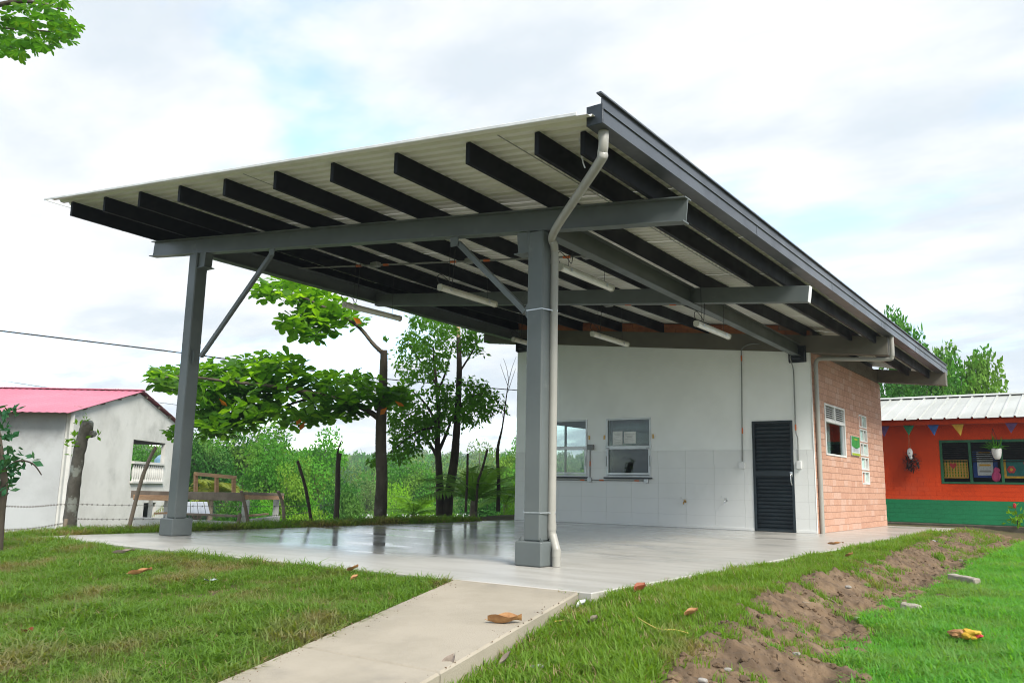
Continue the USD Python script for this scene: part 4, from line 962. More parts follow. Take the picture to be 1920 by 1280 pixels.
# unfinished block annex with fresh timber forms
UF = thing('unfinished_annex', 'unfinished low block walls carrying fresh timber forms below the white house', 'building')
DU = 22.0
def du(u, v, D=DU): return at(u, v, D=D)
def plank(u0, v0, u1, v1, D0_, D1_, w, h, mtl='timber_new', nm='timber_beam', par=None): 
    return obj(nm, MB().beam(at(u0, v0, D=D0_), at(u1, v1, D=D1_), w, h), mtl, par if par is not None else UF)
plank(250, 926, 458, 931, 23, 21, .16, .20, 'timber_old'); plank(251, 931.5, 345, 934, 22.8, 21.8, .05, .14)
plank(460, 930, 527, 931, 21, 23.5, .16, .15); plank(460, 924.5, 527, 926.5, 21, 23.5, .18, .07, 'timber_old')
for u, v0, v1 in ((367, 890, 921), (406, 894, 922), (438, 896, 924)): plank(u, v0, u, v1, 22, 22, .09, .07, nm='timber_post')
plank(364, 887.5, 443, 895, 22, 22, .08, .09)
def pier(u0, u1, v0, D, z0=-4.3):
    p, q = at(u0, v0, D=D), at(u1, v0, D=D); m_ = (p+q)/2; w_ = np.linalg.norm(q-p)
    return obj('block_pier', MB().beam([m_[0], m_[1], z0], [m_[0], m_[1], m_[2]], w_, w_, up=(RH[0], RH[1], 0)), 'concrete_pale', UF)
pier(456, 467, 937, 21.0); pier(514, 523, 935, 23.5); pier(310, 318, 936, 22.6); pier(280, 286, 937, 23)
def lowwall(u0, v0, D0_, u1, v1, D1_):
    p, q = at(u0, v0, D=D0_), at(u1, v1, D=D1_)
    obj('low_wall', MB().beam([p[0], p[1], (p[2]-4.3)/2], [q[0], q[1], (p[2]-4.3)/2], .16, p[2]+4.3), 'concrete_pale', UF)
lowwall(255, 969, 22.5, 455, 972, 20.9); lowwall(468, 973, 20.9, 520, 966, 23.4)
plank(350, 963, 448, 967, 21.5, 20.7, .2, .05, 'timber_old', 'loose_plank'); plank(470, 966, 500, 963, 21.1, 22.6, .12, .04, 'timber_new', 'loose_plank'); plank(290, 962, 318, 961, 21.6, 21.6, .12, .05, 'timber_new', 'loose_plank')
ms = thing('metal_sheet', 'ribbed zinc sheet leaning behind the grey column on the annex wall', 'metal sheet')
for i in range(6):
    u0, u1 = 352+i*6.2, 352+(i+1)*6.2; V = [at(u0+(i+0)*.9-2, 964, D=23), at(u1+(i+1)*.9-2, 964, D=23), at(u1-2, 940, D=23.6), at(u0-2, 940, D=23.6)]
    V = np.array(V); k_ = np.array([0, 0, .0]) + FH*(.05*(i % 2))
    mm = MB().add(V+k_, [[0, 1, 2, 3]]).add(V+k_+FH*.01, [[3, 2, 1, 0]]); obj('rib', mm, 'galvanised', ms)
wt = thing('water_tank', 'pale blue plastic water tank seen through the house veranda', 'water tank')
q = at(313, 868, D=52); obj('drum', MB().tube([q+[0, 0, -1.5], q+[0, 0, .2], q+[0, 0, .45], q+[0, 0, .6]], [.75, .75, .55, .2], 16), 'plastic_blue', wt, smooth=40)
obj('lid', MB().tube([q+[0, 0, .6], q+[0, 0, .7]], [.22, .2], 12), 'white_litter', wt); obj('stand', MB().beam(q+[0, 0, -6], q+[0, 0, -1.51], .9, .9), 'concrete_pale', wt)
# overhead cable
pts = [at(-160, 600, D=17), at(0, 620, D=18), at(345, 662, D=21), at(560, 692, D=24), at(720, 710, D=26), at(965, 731, D=30), at(1130, 742, D=34)]
obj('overhead_cable', MB().tube(smooth_path(pts, 8), .017, 6), 'wire', label='dark overhead cable sagging across the sky behind the grey columns', cat='cable')
pts = [at(-160, 690, D=60), at(0, 713, D=62), at(150, 735, D=64), at(420, 770, D=70)]
obj('overhead_cable', MB().tube(smooth_path(pts, 8), .02, 5), 'wire', label='thin distant cable above the pink roof', cat='cable')

# ------------------------------------------------------------------ trees and plants
def branch(m, pts, r, n=7): m.tube(smooth_path(pts, 5), np.interp(np.linspace(0, 1, (len(pts)-1)*5+1 if len(pts) > 2 else 2), np.linspace(0, 1, len(r)), r), n)
def inpoly(poly, k, g):
    P = Polygon(poly); x0, y0, x1, y1 = P.bounds; out = []
    from shapely import contains_xy
    while len(out) < k:
        q = g.uniform((x0, y0), (x1, y1), (k*2, 2)); out += list(q[contains_xy(P, q[:, 0], q[:, 1])])
    return np.array(out[:k])
# broad-leaved almond tree behind the slab
AT = thing('almond_tree', 'lopped tree with tiers of big glossy leaves and a few orange ones', 'tree')
base = at(713, 974, Z=-.06); DT = float((base-CAM) @ FW)
def ta(u, v, dd=0.): return at(u, v, D=DT+dd)
m = MB(); branch(m, [base-[0, 0, .15], ta(713, 960), ta(716, 900), ta(714, 830), ta(716, 760), ta(719, 700), ta(720, 657)], [.175, .155, .135, .13, .12, .095, .085], 12)
trunk = obj('trunk', m, 'bark', AT, smooth=60)
obj('cut_top', MB().tube([ta(720, 657), ta(720, 655.5)], .084, 12), 'bark_cut', trunk)
for k_, (pts, r) in enumerate([([ta(717, 661), ta(700, 645), ta(675, 615), ta(640, 590, -.3), ta(600, 572, -.6), ta(560, 555, -.8), ta(500, 545, -1)], [.055, .045, .04, .03, .02, .01]),
                               ([ta(640, 590, -.3), ta(600, 600, .1), ta(550, 620, .3)], [.025, .02, .01]),
                               ([ta(712, 785), ta(690, 770), ta(650, 752, -.2), ta(600, 740, -.5), ta(520, 725, -.7), ta(430, 715, -1), ta(340, 705, -1.2), ta(285, 712, -1.2)], [.075, .06, .055, .045, .035, .025, .01]),
                               ([ta(600, 740, -.5), ta(520, 765, .4), ta(440, 790, .8)], [.035, .025, .01]),
                               ([ta(705, 768), ta(698, 745, .4), ta(670, 730, .8)], [.04, .03, .012]), ([ta(716, 770), ta(735, 755), ta(765, 745, .3)], [.04, .03, .012])]):
    m = MB(); branch(m, pts, r, 8); obj('limb', m, 'bark', AT, smooth=60)
g = np.random.default_rng(3)
U1 = [(475, 545), (520, 524), (560, 520), (600, 540), (640, 570), (685, 600), (680, 618), (640, 608), (615, 632), (565, 638), (525, 620), (520, 600), (565, 592), (550, 568), (490, 560)]
U2 = [(283, 704), (330, 694), (375, 682), (430, 690), (470, 668), (530, 662), (570, 692), (600, 708), (690, 708), (765, 728), (765, 752), (720, 757), (660, 782), (600, 792), (570, 800), (490, 782), (430, 800), (385, 825), (370, 800), (382, 750), (312, 728)]
ros = np.vstack([inpoly(U1, 140, g), inpoly(U2, 500, g), inpoly([(372, 760), (470, 770), (480, 800), (430, 815), (372, 840)], 45, g), inpoly([(278, 700), (340, 690), (345, 722), (300, 742)], 30, g), inpoly([(318, 800), (345, 808), (345, 825), (322, 822)], 6, g)])
LP, LT, LN, LL = [], [], [], []
for (u, v) in ros:
    c_ = ta(u, v, g.normal()*.75); up = unit([g.normal()*.35, g.normal()*.35, 1]); a, b, _ = frame_of(up, (1, 0, 0)); ph = g.uniform(0, 6.28); kk = g.integers(5, 9)
    for j in range(kk):
        th = ph + j*6.283/kk + g.normal()*.2; rad = a*math.cos(th) + b*math.sin(th); el = g.uniform(-.35, .65)
        t = unit(rad*math.cos(el) + up*math.sin(el)); LP.append(c_ + t*.03); LT.append(t); LN.append(unit(up - t*(up @ t) + rvec(1, g)[0]*.25)); LL.append(g.uniform(.18, .33))
LP, LT, LN, LL = map(np.array, (LP, LT, LN, LL))
leafmat('leaf_almond_one', [(0.046, 0.122, 0.014), (0.081, 0.203, 0.020), (0.122, 0.268, 0.024), (0.170, 0.325, 0.034)], .6, .4, spec=.3, use_obj=True, tmul=(2.3, 2.1, .4))
dep = (LP-CAM) @ FW; one = set(np.argsort(dep)[:270].tolist()); idx = np.array([i for i in range(len(LP)) if i not in one])
obj('crown', leaves(LP[idx], LT[idx], LN[idx], LL[idx], LL[idx]*.62, .66, .10, .08, True), 'leaf_almond', AT, smooth=False, kind='stuff')
for i in sorted(one):
    s_ = slice(i, i+1); obj('leaf', leaves(LP[s_], LT[s_], LN[s_], LL[s_], LL[s_]*.62, .66, .10, .08, True), 'leaf_almond_one', AT)
for (u, v) in ((411, 752), (566, 787), (572, 795), (740, 756), (726, 768), (662, 600)):
    t = unit([g.normal(), g.normal(), -1.2]); obj('orange_leaf', leaves([ta(u, v-5, -1.2)], [t], [unit(np.cross(t, [1, .3, 0]))], .24, .13, .6, .1, .05), 'leaf_almond_orange', AT)
obj('sprout', leaves(np.repeat([ta(721, 650)], 9, 0) + rvec(9, g)*.04 + [0, 0, .1], rvec(9, g)*.5+[0, 0, 1], rvec(9, g), .16, .06), 'leaf_almond', AT)
# twin-stemmed small-leaved tree
TT_ = thing('twin_trunk_tree', 'tall small-leaved tree with two dark stems, one lopped bare near the roof edge', 'tree')
base = at(832, 957, Z=.10); DT = float((base-CAM) @ FW)
m = MB(); branch(m, [ta(838, 965), ta(842, 925), ta(852, 860), ta(857, 790), ta(861, 700), ta(860, 640), ta(858, 603)], [.15, .13, .115, .09, .075, .06, .05], 10); obj('trunk', m, 'bark_dark', TT_, smooth=60)
obj('cut_top', MB().tube(smooth_path([ta(859.6, 632), ta(859, 618), ta(858, 602.5)]), [.059]*6+[.056]*6+[.053], 10), 'bark_cut', TT_, smooth=60)
m = MB(); branch(m, [ta(826, 965), ta(824, 900), ta(822, 860), ta(820, 820), ta(823, 780), ta(818, 720), ta(812, 650)], [.12, .10, .085, .075, .06, .045, .02], 10); obj('trunk', m, 'bark_dark', TT_, smooth=60)
for pts, r in (([ta(822, 862), ta(808, 835), ta(790, 812)], [.05, .04, .015]), ([ta(823, 845), ta(836, 815), ta(845, 790, .3)], [.05, .04, .02]), ([ta(821, 800), ta(800, 760, .3), ta(770, 730, .5)], [.04, .03, .01]),
               ([ta(819, 735), ta(835, 700), ta(850, 640)], [.035, .025, .01]), ([ta(858, 770), ta(880, 745), ta(925, 735)], [.04, .03, .01]), ([ta(820, 800), ta(780, 810, -.3), ta(730, 850, -.5)], [.04, .03, .01]), ([ta(818, 720), ta(790, 680), ta(765, 640)], [.03, .02, .01]), ([ta(860, 700), ta(885, 660), ta(893, 640)], [.03, .02, .01])):
    m = MB(); branch(m, pts, r, 6); obj('limb', m, 'bark_dark', TT_, smooth=60)
TU = [(765, 590), (830, 588), (893, 612), (905, 655), (885, 680), (868, 655), (850, 640), (845, 690), (800, 712), (765, 715), (735, 688), (748, 640)]
TL = [(728, 728), (780, 738), (830, 718), (890, 708), (940, 748), (948, 770), (900, 788), (868, 800), (850, 780), (828, 815), (795, 838), (740, 868), (696, 872), (688, 862), (735, 838), (732, 790)]
g = np.random.default_rng(5)
cl = np.vstack([inpoly(TU, 220, g), inpoly(TL, 370, g)])
P_, T_, N_, L_ = [], [], [], []
for (u, v) in cl:
    c_ = ta(u, v, g.normal()*.8)
    kk = g.integers(9, 16); d = rvec(kk, g); d[:, 2] -= .55
    P_.append(c_ + rvec(kk, g)*g.uniform(.02, .17, (kk, 1))); T_.append(d); N_.append(rvec(kk, g)+[0, 0, .8]); L_.append(g.uniform(.10, .19, kk))
obj('crown', leaves(np.vstack(P_), np.vstack(T_), np.vstack(N_), np.hstack(L_), np.hstack(L_)*.40, .5, .1, .05), 'leaf_small', TT_, kind='stuff')
# bare sapling and fence of sticks with barbed wire
def stick(pts, r, mtl, parent, nm='post'):
    m = MB(); branch(m, [at(u, v, X=-7.75) for u, v in pts], r, 7); return obj(nm, m, mtl, parent, smooth=60)
SP_ = thing('bare_sapling', 'thin leafless sapling forking into twigs beside the white wall', 'sapling')
stick([(934, 958), (935, 900), (933, 845), (942, 800), (950, 740), (954, 712)], [.055, .045, .04, .022, .014, .01], 'bark_dark', SP_, 'stem')
for q in ([(954, 715), (950, 690), (944, 672)], [(954, 714), (960, 690), (968, 668)], [(953, 725), (944, 700), (938, 682)], [(952, 735), (962, 705), (967, 690)], [(945, 790), (940, 770), (938, 762)]): stick(q, [.008, .006, .003], 'bark_dark', SP_, 'twig')
FN = thing('stick_fence', 'barbed wire fence on crooked weathered sticks along the drop behind the slab', 'fence')
posts = [[(241, 992), (262, 910), (278, 865), (292, 838)], [(466, 986), (460, 950), (452, 920)], [(533, 980), (530, 945), (521, 920)], [(584, 979), (573, 915), (558, 864)], [(630, 978), (633, 920), (634, 870), (637, 850)], [(873, 960), (876, 900), (877, 850)], [(893, 958), (896, 905), (904, 880), (914, 842)], [(446, 984), (450, 962)], [(119, 1000), (124, 972)]]
for i, q in enumerate(posts):
    r = [.032, .03, .028] if i not in (4, 7, 8) else ([.055, .05, .045] if i == 4 else [.035, .034, .03])
    stick(q, r, 'bark_dark' if i in (3, 4, 5, 6) else 'timber_old', FN)
stick([(634, 868), (633, 848), (640, 826)], [.035, .02, .008], 'bark_dark', FN, 'snag')
for rows in ([(0, 948), (60, 949.5), (126, 945), (250, 947), (452, 949), (573, 948), (633, 945)], [(0, 993), (60, 990), (122, 980)], [(0, 1012), (40, 1012), (100, 1008)], [(140, 972), (245, 973), (460, 968), (530, 965), (580, 960)]):
    pts = [at(u, v, X=-7.75) for u, v in rows]; pth_ = smooth_path(pts, 6); m = MB().tube(pth_, .0028, 4)
    for i in range(0, len(pth_)-1):
        for t_ in (.2, .7):
            q = pth_[i]*(1-t_) + pth_[i+1]*t_; m.beam(q-[.0, .01, .015], q+[.0, .01, .015], .005, .005, c=.001).beam(q-[.0, .012, -.012], q+[.0, .012, -.012], .005, .005, c=.001)
    obj('barbed_wire', m, 'rusty_wire', FN)
# lopped living post
LPP = thing('lopped_post', 'thick lopped tree post with pale lichen and a few sprouts before the white house', 'tree')
base = at(131, 1000, Z=-.12); DT = float((base-CAM) @ FW)
m = MB(); branch(m, [ta(130, 1010), ta(133, 960), ta(140, 905), ta(148, 850), ta(155, 820), ta(163, 800), ta(166, 790)], [.105, .10, .095, .085, .085, .10, .075], 12)
v, f = m.mesh(); v = v + (meshkit.fbm(v*9, 3, 4)[:, None]-.5)*.03; obj('trunk', (v, f), 'bark_lichen', LPP, smooth=60)
m = MB().sphere(ta(174, 812), .055, 2, (1, 1, 1), .4, 3).sphere(ta(150, 826), .05, 2, (1, 1, 1), .4, 6).sphere(ta(163, 795), .085, 2, (1, 1, .8), .35, 9); obj('burl', m, 'bark_lichen', LPP, smooth=60)
g = np.random.default_rng(8); B = np.vstack([np.array([ta(u, v, g.normal()*.06) for _ in range(k)]) + rvec(k, g)*.05 for u, v, k in ((140, 820, 10), (134, 832, 8), (150, 795, 6), (165, 783, 6), (178, 815, 5), (137, 853, 3), (147, 835, 6))])
obj('sprouts', leaves(B, rvec(len(B), g)+[0, 0, .2], rvec(len(B), g), .11, .055), 'leaf_yellow', LPP, kind='stuff')
# shrub at the frame's left edge
SH = thing('left_shrub', 'round-leaved dark green shrub on a slim stem before the house wall', 'shrub')
base = at(-6, 1000, Z=-.5); DT = 9.2
m = MB(); branch(m, [ta(-4, 1040), ta(2, 960), ta(8, 905), ta(2, 850), ta(-6, 790)], [.05, .045, .04, .03, .02], 8); obj('stem', m, 'bark', SH, smooth=60)
m = MB(); branch(m, [ta(4, 890), ta(30, 865), ta(60, 868), ta(78, 890)], [.015, .012, .009, .006], 6); obj('twig', m, 'bark_dark', SH)
g = np.random.default_rng(9); cl = np.vstack([inpoly([(-60, 880), (15, 850), (38, 885), (20, 925), (-40, 930)], 30, g), inpoly([(0, 850), (65, 845), (68, 872), (20, 880)], 18, g), inpoly([(-60, 780), (12, 775), (22, 812), (12, 850), (-40, 860)], 34, g), inpoly([(5, 762), (35, 766), (28, 775), (5, 772)], 4, g)])
B = np.array([ta(u, v, g.normal()*.25) for u, v in cl]); B = np.repeat(B, 3, 0) + rvec(len(B)*3, g)*.05
one = set(g.choice(len(B), 90, replace=False).tolist()); T = rvec(len(B), g)+[0, 0, -.1]; N = rvec(len(B), g)+[0, 0, .9]; L = g.uniform(.07, .13, len(B)); idx = np.array([i for i in range(len(B)) if i not in one])
leafmat('leaf_shrub_one', [(.018, .075, .032), (.03, .105, .042), (.05, .13, .05)], .3, use_obj=True)
obj('foliage', leaves(B[idx], T[idx], N[idx], L[idx], L[idx]*.6), 'leaf_shrub', SH, kind='stuff')
for i in sorted(one): s_ = slice(i, i+1); obj('leaf', leaves(B[s_], T[s_], N[s_], L[s_], L[s_]*.6), 'leaf_shrub_one', SH)
# overhanging bough in the top corner, its tree standing just outside the frame
OB = thing('overhanging_tree', 'tree leaning over the lawn with a bright leafy bough in the top corner', 'tree')
DT = 7.6
tb = ta(-330, 1080); tb[2] = hz(tb[0], tb[1])-.1
m = MB(); branch(m, [tb, ta(-320, 800), ta(-300, 420), ta(-330, 100), ta(-380, -200)], [.16, .14, .12, .09, .05], 10); obj('trunk', m, 'bark', OB, smooth=60)
for q, r in (([ta(-305, 380), ta(-220, 180), ta(-120, 60), ta(0, 9), ta(70, 5), ta(120, 20)], [.06, .045, .03, .015, .008]), ([ta(-120, 60), ta(-40, 52), ta(40, 55), ta(100, 60)], [.02, .012, .008, .005]), ([ta(-60, 50), ta(0, 75), ta(30, 95)], [.01, .006, .004])):
    m = MB(); branch(m, q, r, 6); obj('limb', m, 'bark', OB, smooth=60)
g = np.random.default_rng(12); cl = np.vstack([inpoly([(-250, -120), (60, -120), (128, -10), (150, 30), (138, 68), (118, 92), (98, 86), (80, 66), (62, 90), (45, 110), (18, 105), (-40, 112), (-120, 60), (-300, 120)], 420, g), inpoly([(0, 0), (125, 0), (146, 38), (136, 66), (118, 90), (96, 82), (62, 92), (40, 108), (4, 104)], 120, g)])
P_, T_, N_ = [], [], []
for (u, v) in cl:
    c_ = ta(u, v, g.normal()*.35); kk = 5; ph = g.uniform(0, 6.3); dirn = unit([g.normal()*.6, g.normal()*.6, -.35]); a, b, _ = frame_of(dirn)
    for j in range(kk):
        th = (j-2)*.62; t = unit(dirn*math.cos(th) + a*math.sin(th) + rvec(1, g)[0]*.15); P_.append(c_ + dirn*.02); T_.append(t); N_.append(b + rvec(1, g)[0]*.3)
P_, T_, N_ = map(np.array, (P_, T_, N_)); L = g.uniform(.055, .10, len(P_))
uv = (P_-CAM); pu = 960 + FPX*(uv @ RT)/(uv @ FW); pv = 640 - FPX*(uv @ UP)/(uv @ FW)
vis = [i for i in range(len(P_)) if 0 < pu[i] < 170 and 0 < pv[i] < 140]; one = set(vis[::2][:240]); idx = np.array([i for i in range(len(P_)) if i not in one])
leafmat('leaf_near_one', [(.04, .12, .018), (.075, .19, .02), (.11, .24, .02), (.05, .12, .04)], .55, use_obj=True)
obj('crown', leaves(P_[idx], T_[idx], N_[idx], L[idx], L[idx]*.46, .5, .08, .05, True), 'leaf_near', OB, kind='stuff')
for i in sorted(one): s_ = slice(i, i+1); obj('leaf', leaves(P_[s_], T_[s_], N_[s_], L[s_], L[s_]*.46, .5, .08, .05, True), 'leaf_near_one', OB)

# palms
def palm(name, label, base, stem_h, fr, flen, mtl, seed, droop=.5, group=None):
    g = np.random.default_rng(seed); t = thing(name, label, 'palm'); base = np.array(base, float); top = base + [0, 0, stem_h]
    obj('trunk', MB().tube([base-[0, 0, .3], base+[0, 0, stem_h*.5], top], [.12*flen/1.5, .10*flen/1.5, .07*flen/1.5], 8), 'palm_trunk', t, smooth=60)
    for k in range(fr):
        az = k*2.4 + g.normal()*.2; el = g.uniform(.35, 1.35); L = flen*g.uniform(.8, 1.1); hd = np.array([math.cos(az), math.sin(az), 0])
        s = np.linspace(0, 1, 15); bend = droop*g.uniform(.7, 1.3)
        pts = top + hd*(L*(s*math.cos(el) + .15*s*s))[:, None] + np.array([0, 0, 1])*(L*(s*math.sin(el) - bend*s**2.3))[:, None]
        m = MB().tube(pts, np.linspace(.018, .004, 15)*flen/1.4, 5)
        ss = np.linspace(.12, 1, 34); B = np.stack([np.interp(ss, s, pts[:, i]) for i in range(3)], 1); tg = np.gradient(B, axis=0); tg /= np.linalg.norm(tg, axis=1, keepdims=True)
        side = np.cross(tg, [0, 0, 1.]); side /= np.maximum(np.linalg.norm(side, axis=1, keepdims=True), 1e-6)
        ll = L*.30*np.sin(np.pi*(.12+.8*ss))
        for sg_ in (-1, 1):
            v, f = leaves(B, side*sg_*1.0 + tg*.75 + [0, 0, -.30] + rvec(34, g)*.08, np.cross(tg, side)*sg_*1. + rvec(34, g)*.2, ll, .030*flen/1.3, .4, .05, .12); m.add(v, f)
        obj('frond', m, mtl, t)
    return t
def gz_(p): return hz(p[0], p[1])
b1 = at(888, 950, D=20.5); palm('coconut_palm', 'young green palm between the crooked sticks left of the white wall', [b1[0], b1[1], gz_(b1)], max(.1, b1[2]+.15-gz_(b1)), 15, 1.55, 'frond', 31, .35)
b1 = at(396, 935, D=30); palm('coconut_palm', 'yellowing palm with drooping fronds behind the timber frame', [b1[0], b1[1], gz_(b1)], b1[2]-gz_(b1), 13, 1.9, 'frond_yellow', 32, .75)
b1 = at(775, 965, D=27); palm('coconut_palm', 'small palm low between the almond trunk and the twin stems', [b1[0], b1[1], gz_(b1)], b1[2]-gz_(b1), 12, 1.5, 'frond', 33, .5)
b1 = at(948, 945, D=25); palm('coconut_palm', 'pale palm fronds spreading beside the end of the white wall', [b1[0], b1[1], gz_(b1)], max(.1, b1[2]-gz_(b1)), 10, 1.4, 'frond', 34, .5)

# background trees: four kinds, each copy its own size and turn
def crown_mesh(seed, nl, lobes, leaf, fl=(1., 1., 1.), lift=.62, spread=.36, rl=(.13, .22)):
    g = np.random.default_rng(seed); C_, R_ = [], []
    for k in range(lobes):
        d = rvec(1, g)[0]; r = g.random()**.5; C_.append(np.array([d[0]*spread*r*fl[0], d[1]*spread*r*fl[1], lift + d[2]*(.30)*r*fl[2]])); R_.append(g.uniform(*rl))
    C_, R_ = np.array(C_), np.array(R_); w = R_**2/np.sum(R_**2); k = g.choice(lobes, nl, p=w)
    d = rvec(nl, g); d[:, 2] = d[:, 2]*.85 + .18; d /= np.linalg.norm(d, axis=1, keepdims=True)
    P = C_[k] + d*R_[k][:, None]*g.uniform(.62, 1.06, (nl, 1))*[1, 1, .72]
    return leaves(P, rvec(nl, g)*.9 + d*.5 + [0, 0, -.2], d + rvec(nl, g)*.38 + [0, 0, .25], g.uniform(.7, 1.3, nl)*leaf, g.uniform(.7, 1.2, nl)*leaf*.62, .5, .08, .05), C_
def make_tree(label, loc, scale, mtl, seed, nl=6500, lobes=14, leaf=.030, bark='bark', bush=False, group=None, **kw):
    t = thing('background_tree' if not bush else 'background_shrub', label, 'tree' if not bush else 'shrub', loc); UsdGeom.Xformable(t).AddScaleOp().Set(Gf.Vec3f(*scale))
    (v, f), C_ = crown_mesh(seed, nl, lobes, leaf, **kw)
    g = np.random.default_rng(seed+50); m = MB()
    h0 = .34 if not bush else .1
    m.tube([(0, 0, -.05), (.006, 0, h0*.6), (0, .008, h0), (.01, 0, .62)], [.020, .016, .013, .005], 7)
    for c_ in C_[:7]: m.tube([(0, 0, h0*.8), (c_[0]*.45, c_[1]*.45, (h0+c_[2])*.5), c_], [.010, .007, .003], 5)
    obj('trunk', m, bark, t, smooth=60); obj('crown', (v, f), mtl, t, kind='stuff'); return t
def tr(u, vt, D, w, kind, label, base=None):
    """kind: prototype key; u, vt: where its top shows; D: depth; w: width in pixels"""
    p = at(u, vt, D=D); zb = hz(p[0], p[1]) if base is None else base; h = max(p[2]-zb, .6)/.95; r = w/FPX*D/.86
    key = kind
    if key not in PR:
        PR[key] = make_tree(label, (p[0], p[1], zb), (r, r, h), *PK[key][:2], **PK[key][2])
    else:
        was = PR[key]; rz = rng.uniform(0, 360)
        copy_of(was, label, (p[0], p[1], zb), rz, (r, r, h))
PR = {}
PK = {'mid': ('leaf_mid', 101, {}), 'bright': ('leaf_bright', 102, dict(lobes=22, rl=(.11, .18))), 'dark': ('leaf_dark', 103, dict(lobes=14)), 'pale': ('leaf_pale', 104, dict(lobes=20, nl=2600, rl=(.10, .18))),
      'bush': ('leaf_bright', 105, dict(bush=True, lift=.5, spread=.42, lobes=18)), 'bushd': ('leaf_dark', 106, dict(bush=True, lift=.5, spread=.40, lobes=15)), 'yellow': ('leaf_yellow', 107, dict(bush=True, lift=.5, spread=.4, nl=2200)), 'open': ('leaf_mid', 108, dict(nl=2200, lobes=18, leaf=.05, rl=(.10, .17), lift=.74, fl=(1, 1, .7)))}
tr(450, 782, 50, 210, 'mid', 'tall layered green tree rising above the timber frame')
tr(385, 800, 46, 150, 'dark', 'dark green tree directly behind the left grey column')
tr(592, 803, 58, 160, 'bright', 'bright green tree with rounded top behind the slanting stick')
tr(525, 835, 42, 130, 'mid', 'mid green tree over the right end of the timber beams')
tr(655, 872, 38, 95, 'bushd', 'deep green round bush left of the almond trunk')
tr(555, 868, 40, 110, 'bright', 'light green tree just left of the forked stick')
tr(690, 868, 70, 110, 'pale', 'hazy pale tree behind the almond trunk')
tr(770, 858, 64, 110, 'mid', 'green tree between the almond trunk and the twin stems')
tr(745, 868, 52, 70, 'yellow', 'yellow-flushed tree seen just right of the almond trunk')
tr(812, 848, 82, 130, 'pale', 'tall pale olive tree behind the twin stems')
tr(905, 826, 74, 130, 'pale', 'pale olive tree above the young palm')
tr(955, 818, 62, 90, 'bright', 'bright tree touching the left end of the white wall')
tr(478, 895, 34, 110, 'bush', 'bright bush hanging over the timber beams')
tr(440, 900, 30, 110, 'bushd', 'dark bush below the raised timber frame')
tr(590, 915, 30, 120, 'bush', 'fresh green shrub at the foot of the slanting stick')
tr(545, 920, 28, 80, 'yellow', 'yellow-green shrub at the right end of the annex')
tr(672, 930, 27, 80, 'bush', 'low bright shrub left of the almond trunk base')
tr(755, 905, 28, 110, 'bush', 'bright shrub filling the gap right of the almond trunk')
tr(800, 892, 36, 80, 'yellow', 'yellow-green shrub beside the twin stems')
tr(925, 880, 40, 120, 'bushd', 'dark shrub behind the young palm')
tr(850, 905, 34, 80, 'bushd', 'dark shrub behind the twin stems')
tr(960, 905, 24, 70, 'yellow', 'yellow-green shrub at the corner of the white wall')
tr(285, 822, 60, 90, 'mid', 'green tree seen through the left half of the veranda opening')
tr(320, 832, 54, 60, 'bushd', 'dark tree seen through the right half of the veranda opening')
tr(300, 925, 44, 60, 'bushd', 'dark bush seen through the lower opening of the house')
# behind the classroom
tr(1690, 600, 42, 120, 'open', 'leafy treetop rising just above the black gutter', base=-.3)
tr(1750, 660, 40, 120, 'open', 'smaller treetop showing past the gutter end', base=-.3)
tr(1828, 664, 34, 130, 'open', 'sparse young tree with big leaves above the white ribbed roof', base=-.3)
tr(1700, 672, 33, 190, 'bushd', 'dark leafy clump under the end of the taupe beam', base=-.3)
tr(1775, 690, 32, 170, 'bush', 'bright clump above the middle of the white ribbed roof', base=-.3)
tr(1835, 692, 31, 120, 'yellow', 'yellow-green clump over the white ribbed roof', base=-.3)

# wooded hills and undergrowth
def hillz(x, y):
    r = np.hypot(x-4.6, y+6.9); p = np.stack([x, y, 0*x], -1)
    return -5.2 + 13.5*sstep((r-120)/270)*(.65+.7*meshkit.fbm(p*.006, 3, 9)) + 5*sstep((r-430)/200)*meshkit.fbm(p*.004, 2, 4)
ang = np.linspace(math.radians(60), math.radians(200), 150); rad = np.linspace(100, 640, 50); AA, RR2 = np.meshgrid(ang, rad, indexing='ij')
hx, hy = 4.6+RR2*np.cos(AA), -6.9+RR2*np.sin(AA); hzv = hillz(hx, hy)
idx = np.arange(150*50).reshape(150, 50); hf = np.stack([idx[:-1, :-1], idx[:-1, 1:], idx[1:, 1:], idx[1:, :-1]], -1).reshape(-1, 4)
obj('hills', (np.stack([hx, hy, hzv], -1).reshape(-1, 3), hf[:, ::-1]), 'hill_green', smooth=True, kind='structure')
def instancer(name, label, protos, pos, scl, rot, ids, tilt=None):
    pi = UsdGeom.PointInstancer.Define(stage, '/World/' + numbered('/World', name)); pp_ = pi.GetPath()
    for i, (mesh, mtl) in enumerate(protos):
        q = usdkit.mesh(stage, f'{pp_}/tuft_{i:03d}' if i else f'{pp_}/tuft', mesh, M[mtl]); pi.GetPrototypesRel().AddTarget(q.GetPath())
    n_ = len(pos); pi.CreatePositionsAttr(Vt.Vec3fArray.FromNumpy(np.asarray(pos, np.float32))); pi.CreateProtoIndicesAttr(Vt.IntArray.FromNumpy(np.asarray(ids, np.int32)))
    pi.CreateScalesAttr(Vt.Vec3fArray.FromNumpy(np.asarray(scl, np.float32)))
    h = np.asarray(rot)/2; Q = [Gf.Quath(float(math.cos(a)), 0, 0, float(math.sin(a))) for a in h]
    pi.CreateOrientationsAttr(Vt.QuathArray(Q)); return tag(pi.GetPrim(), label=label, kind='stuff')
g = np.random.default_rng(21)
n_ = 2600; an = g.uniform(math.radians(108), math.radians(165), n_); ra = 95 + 430*g.random(n_)**.8
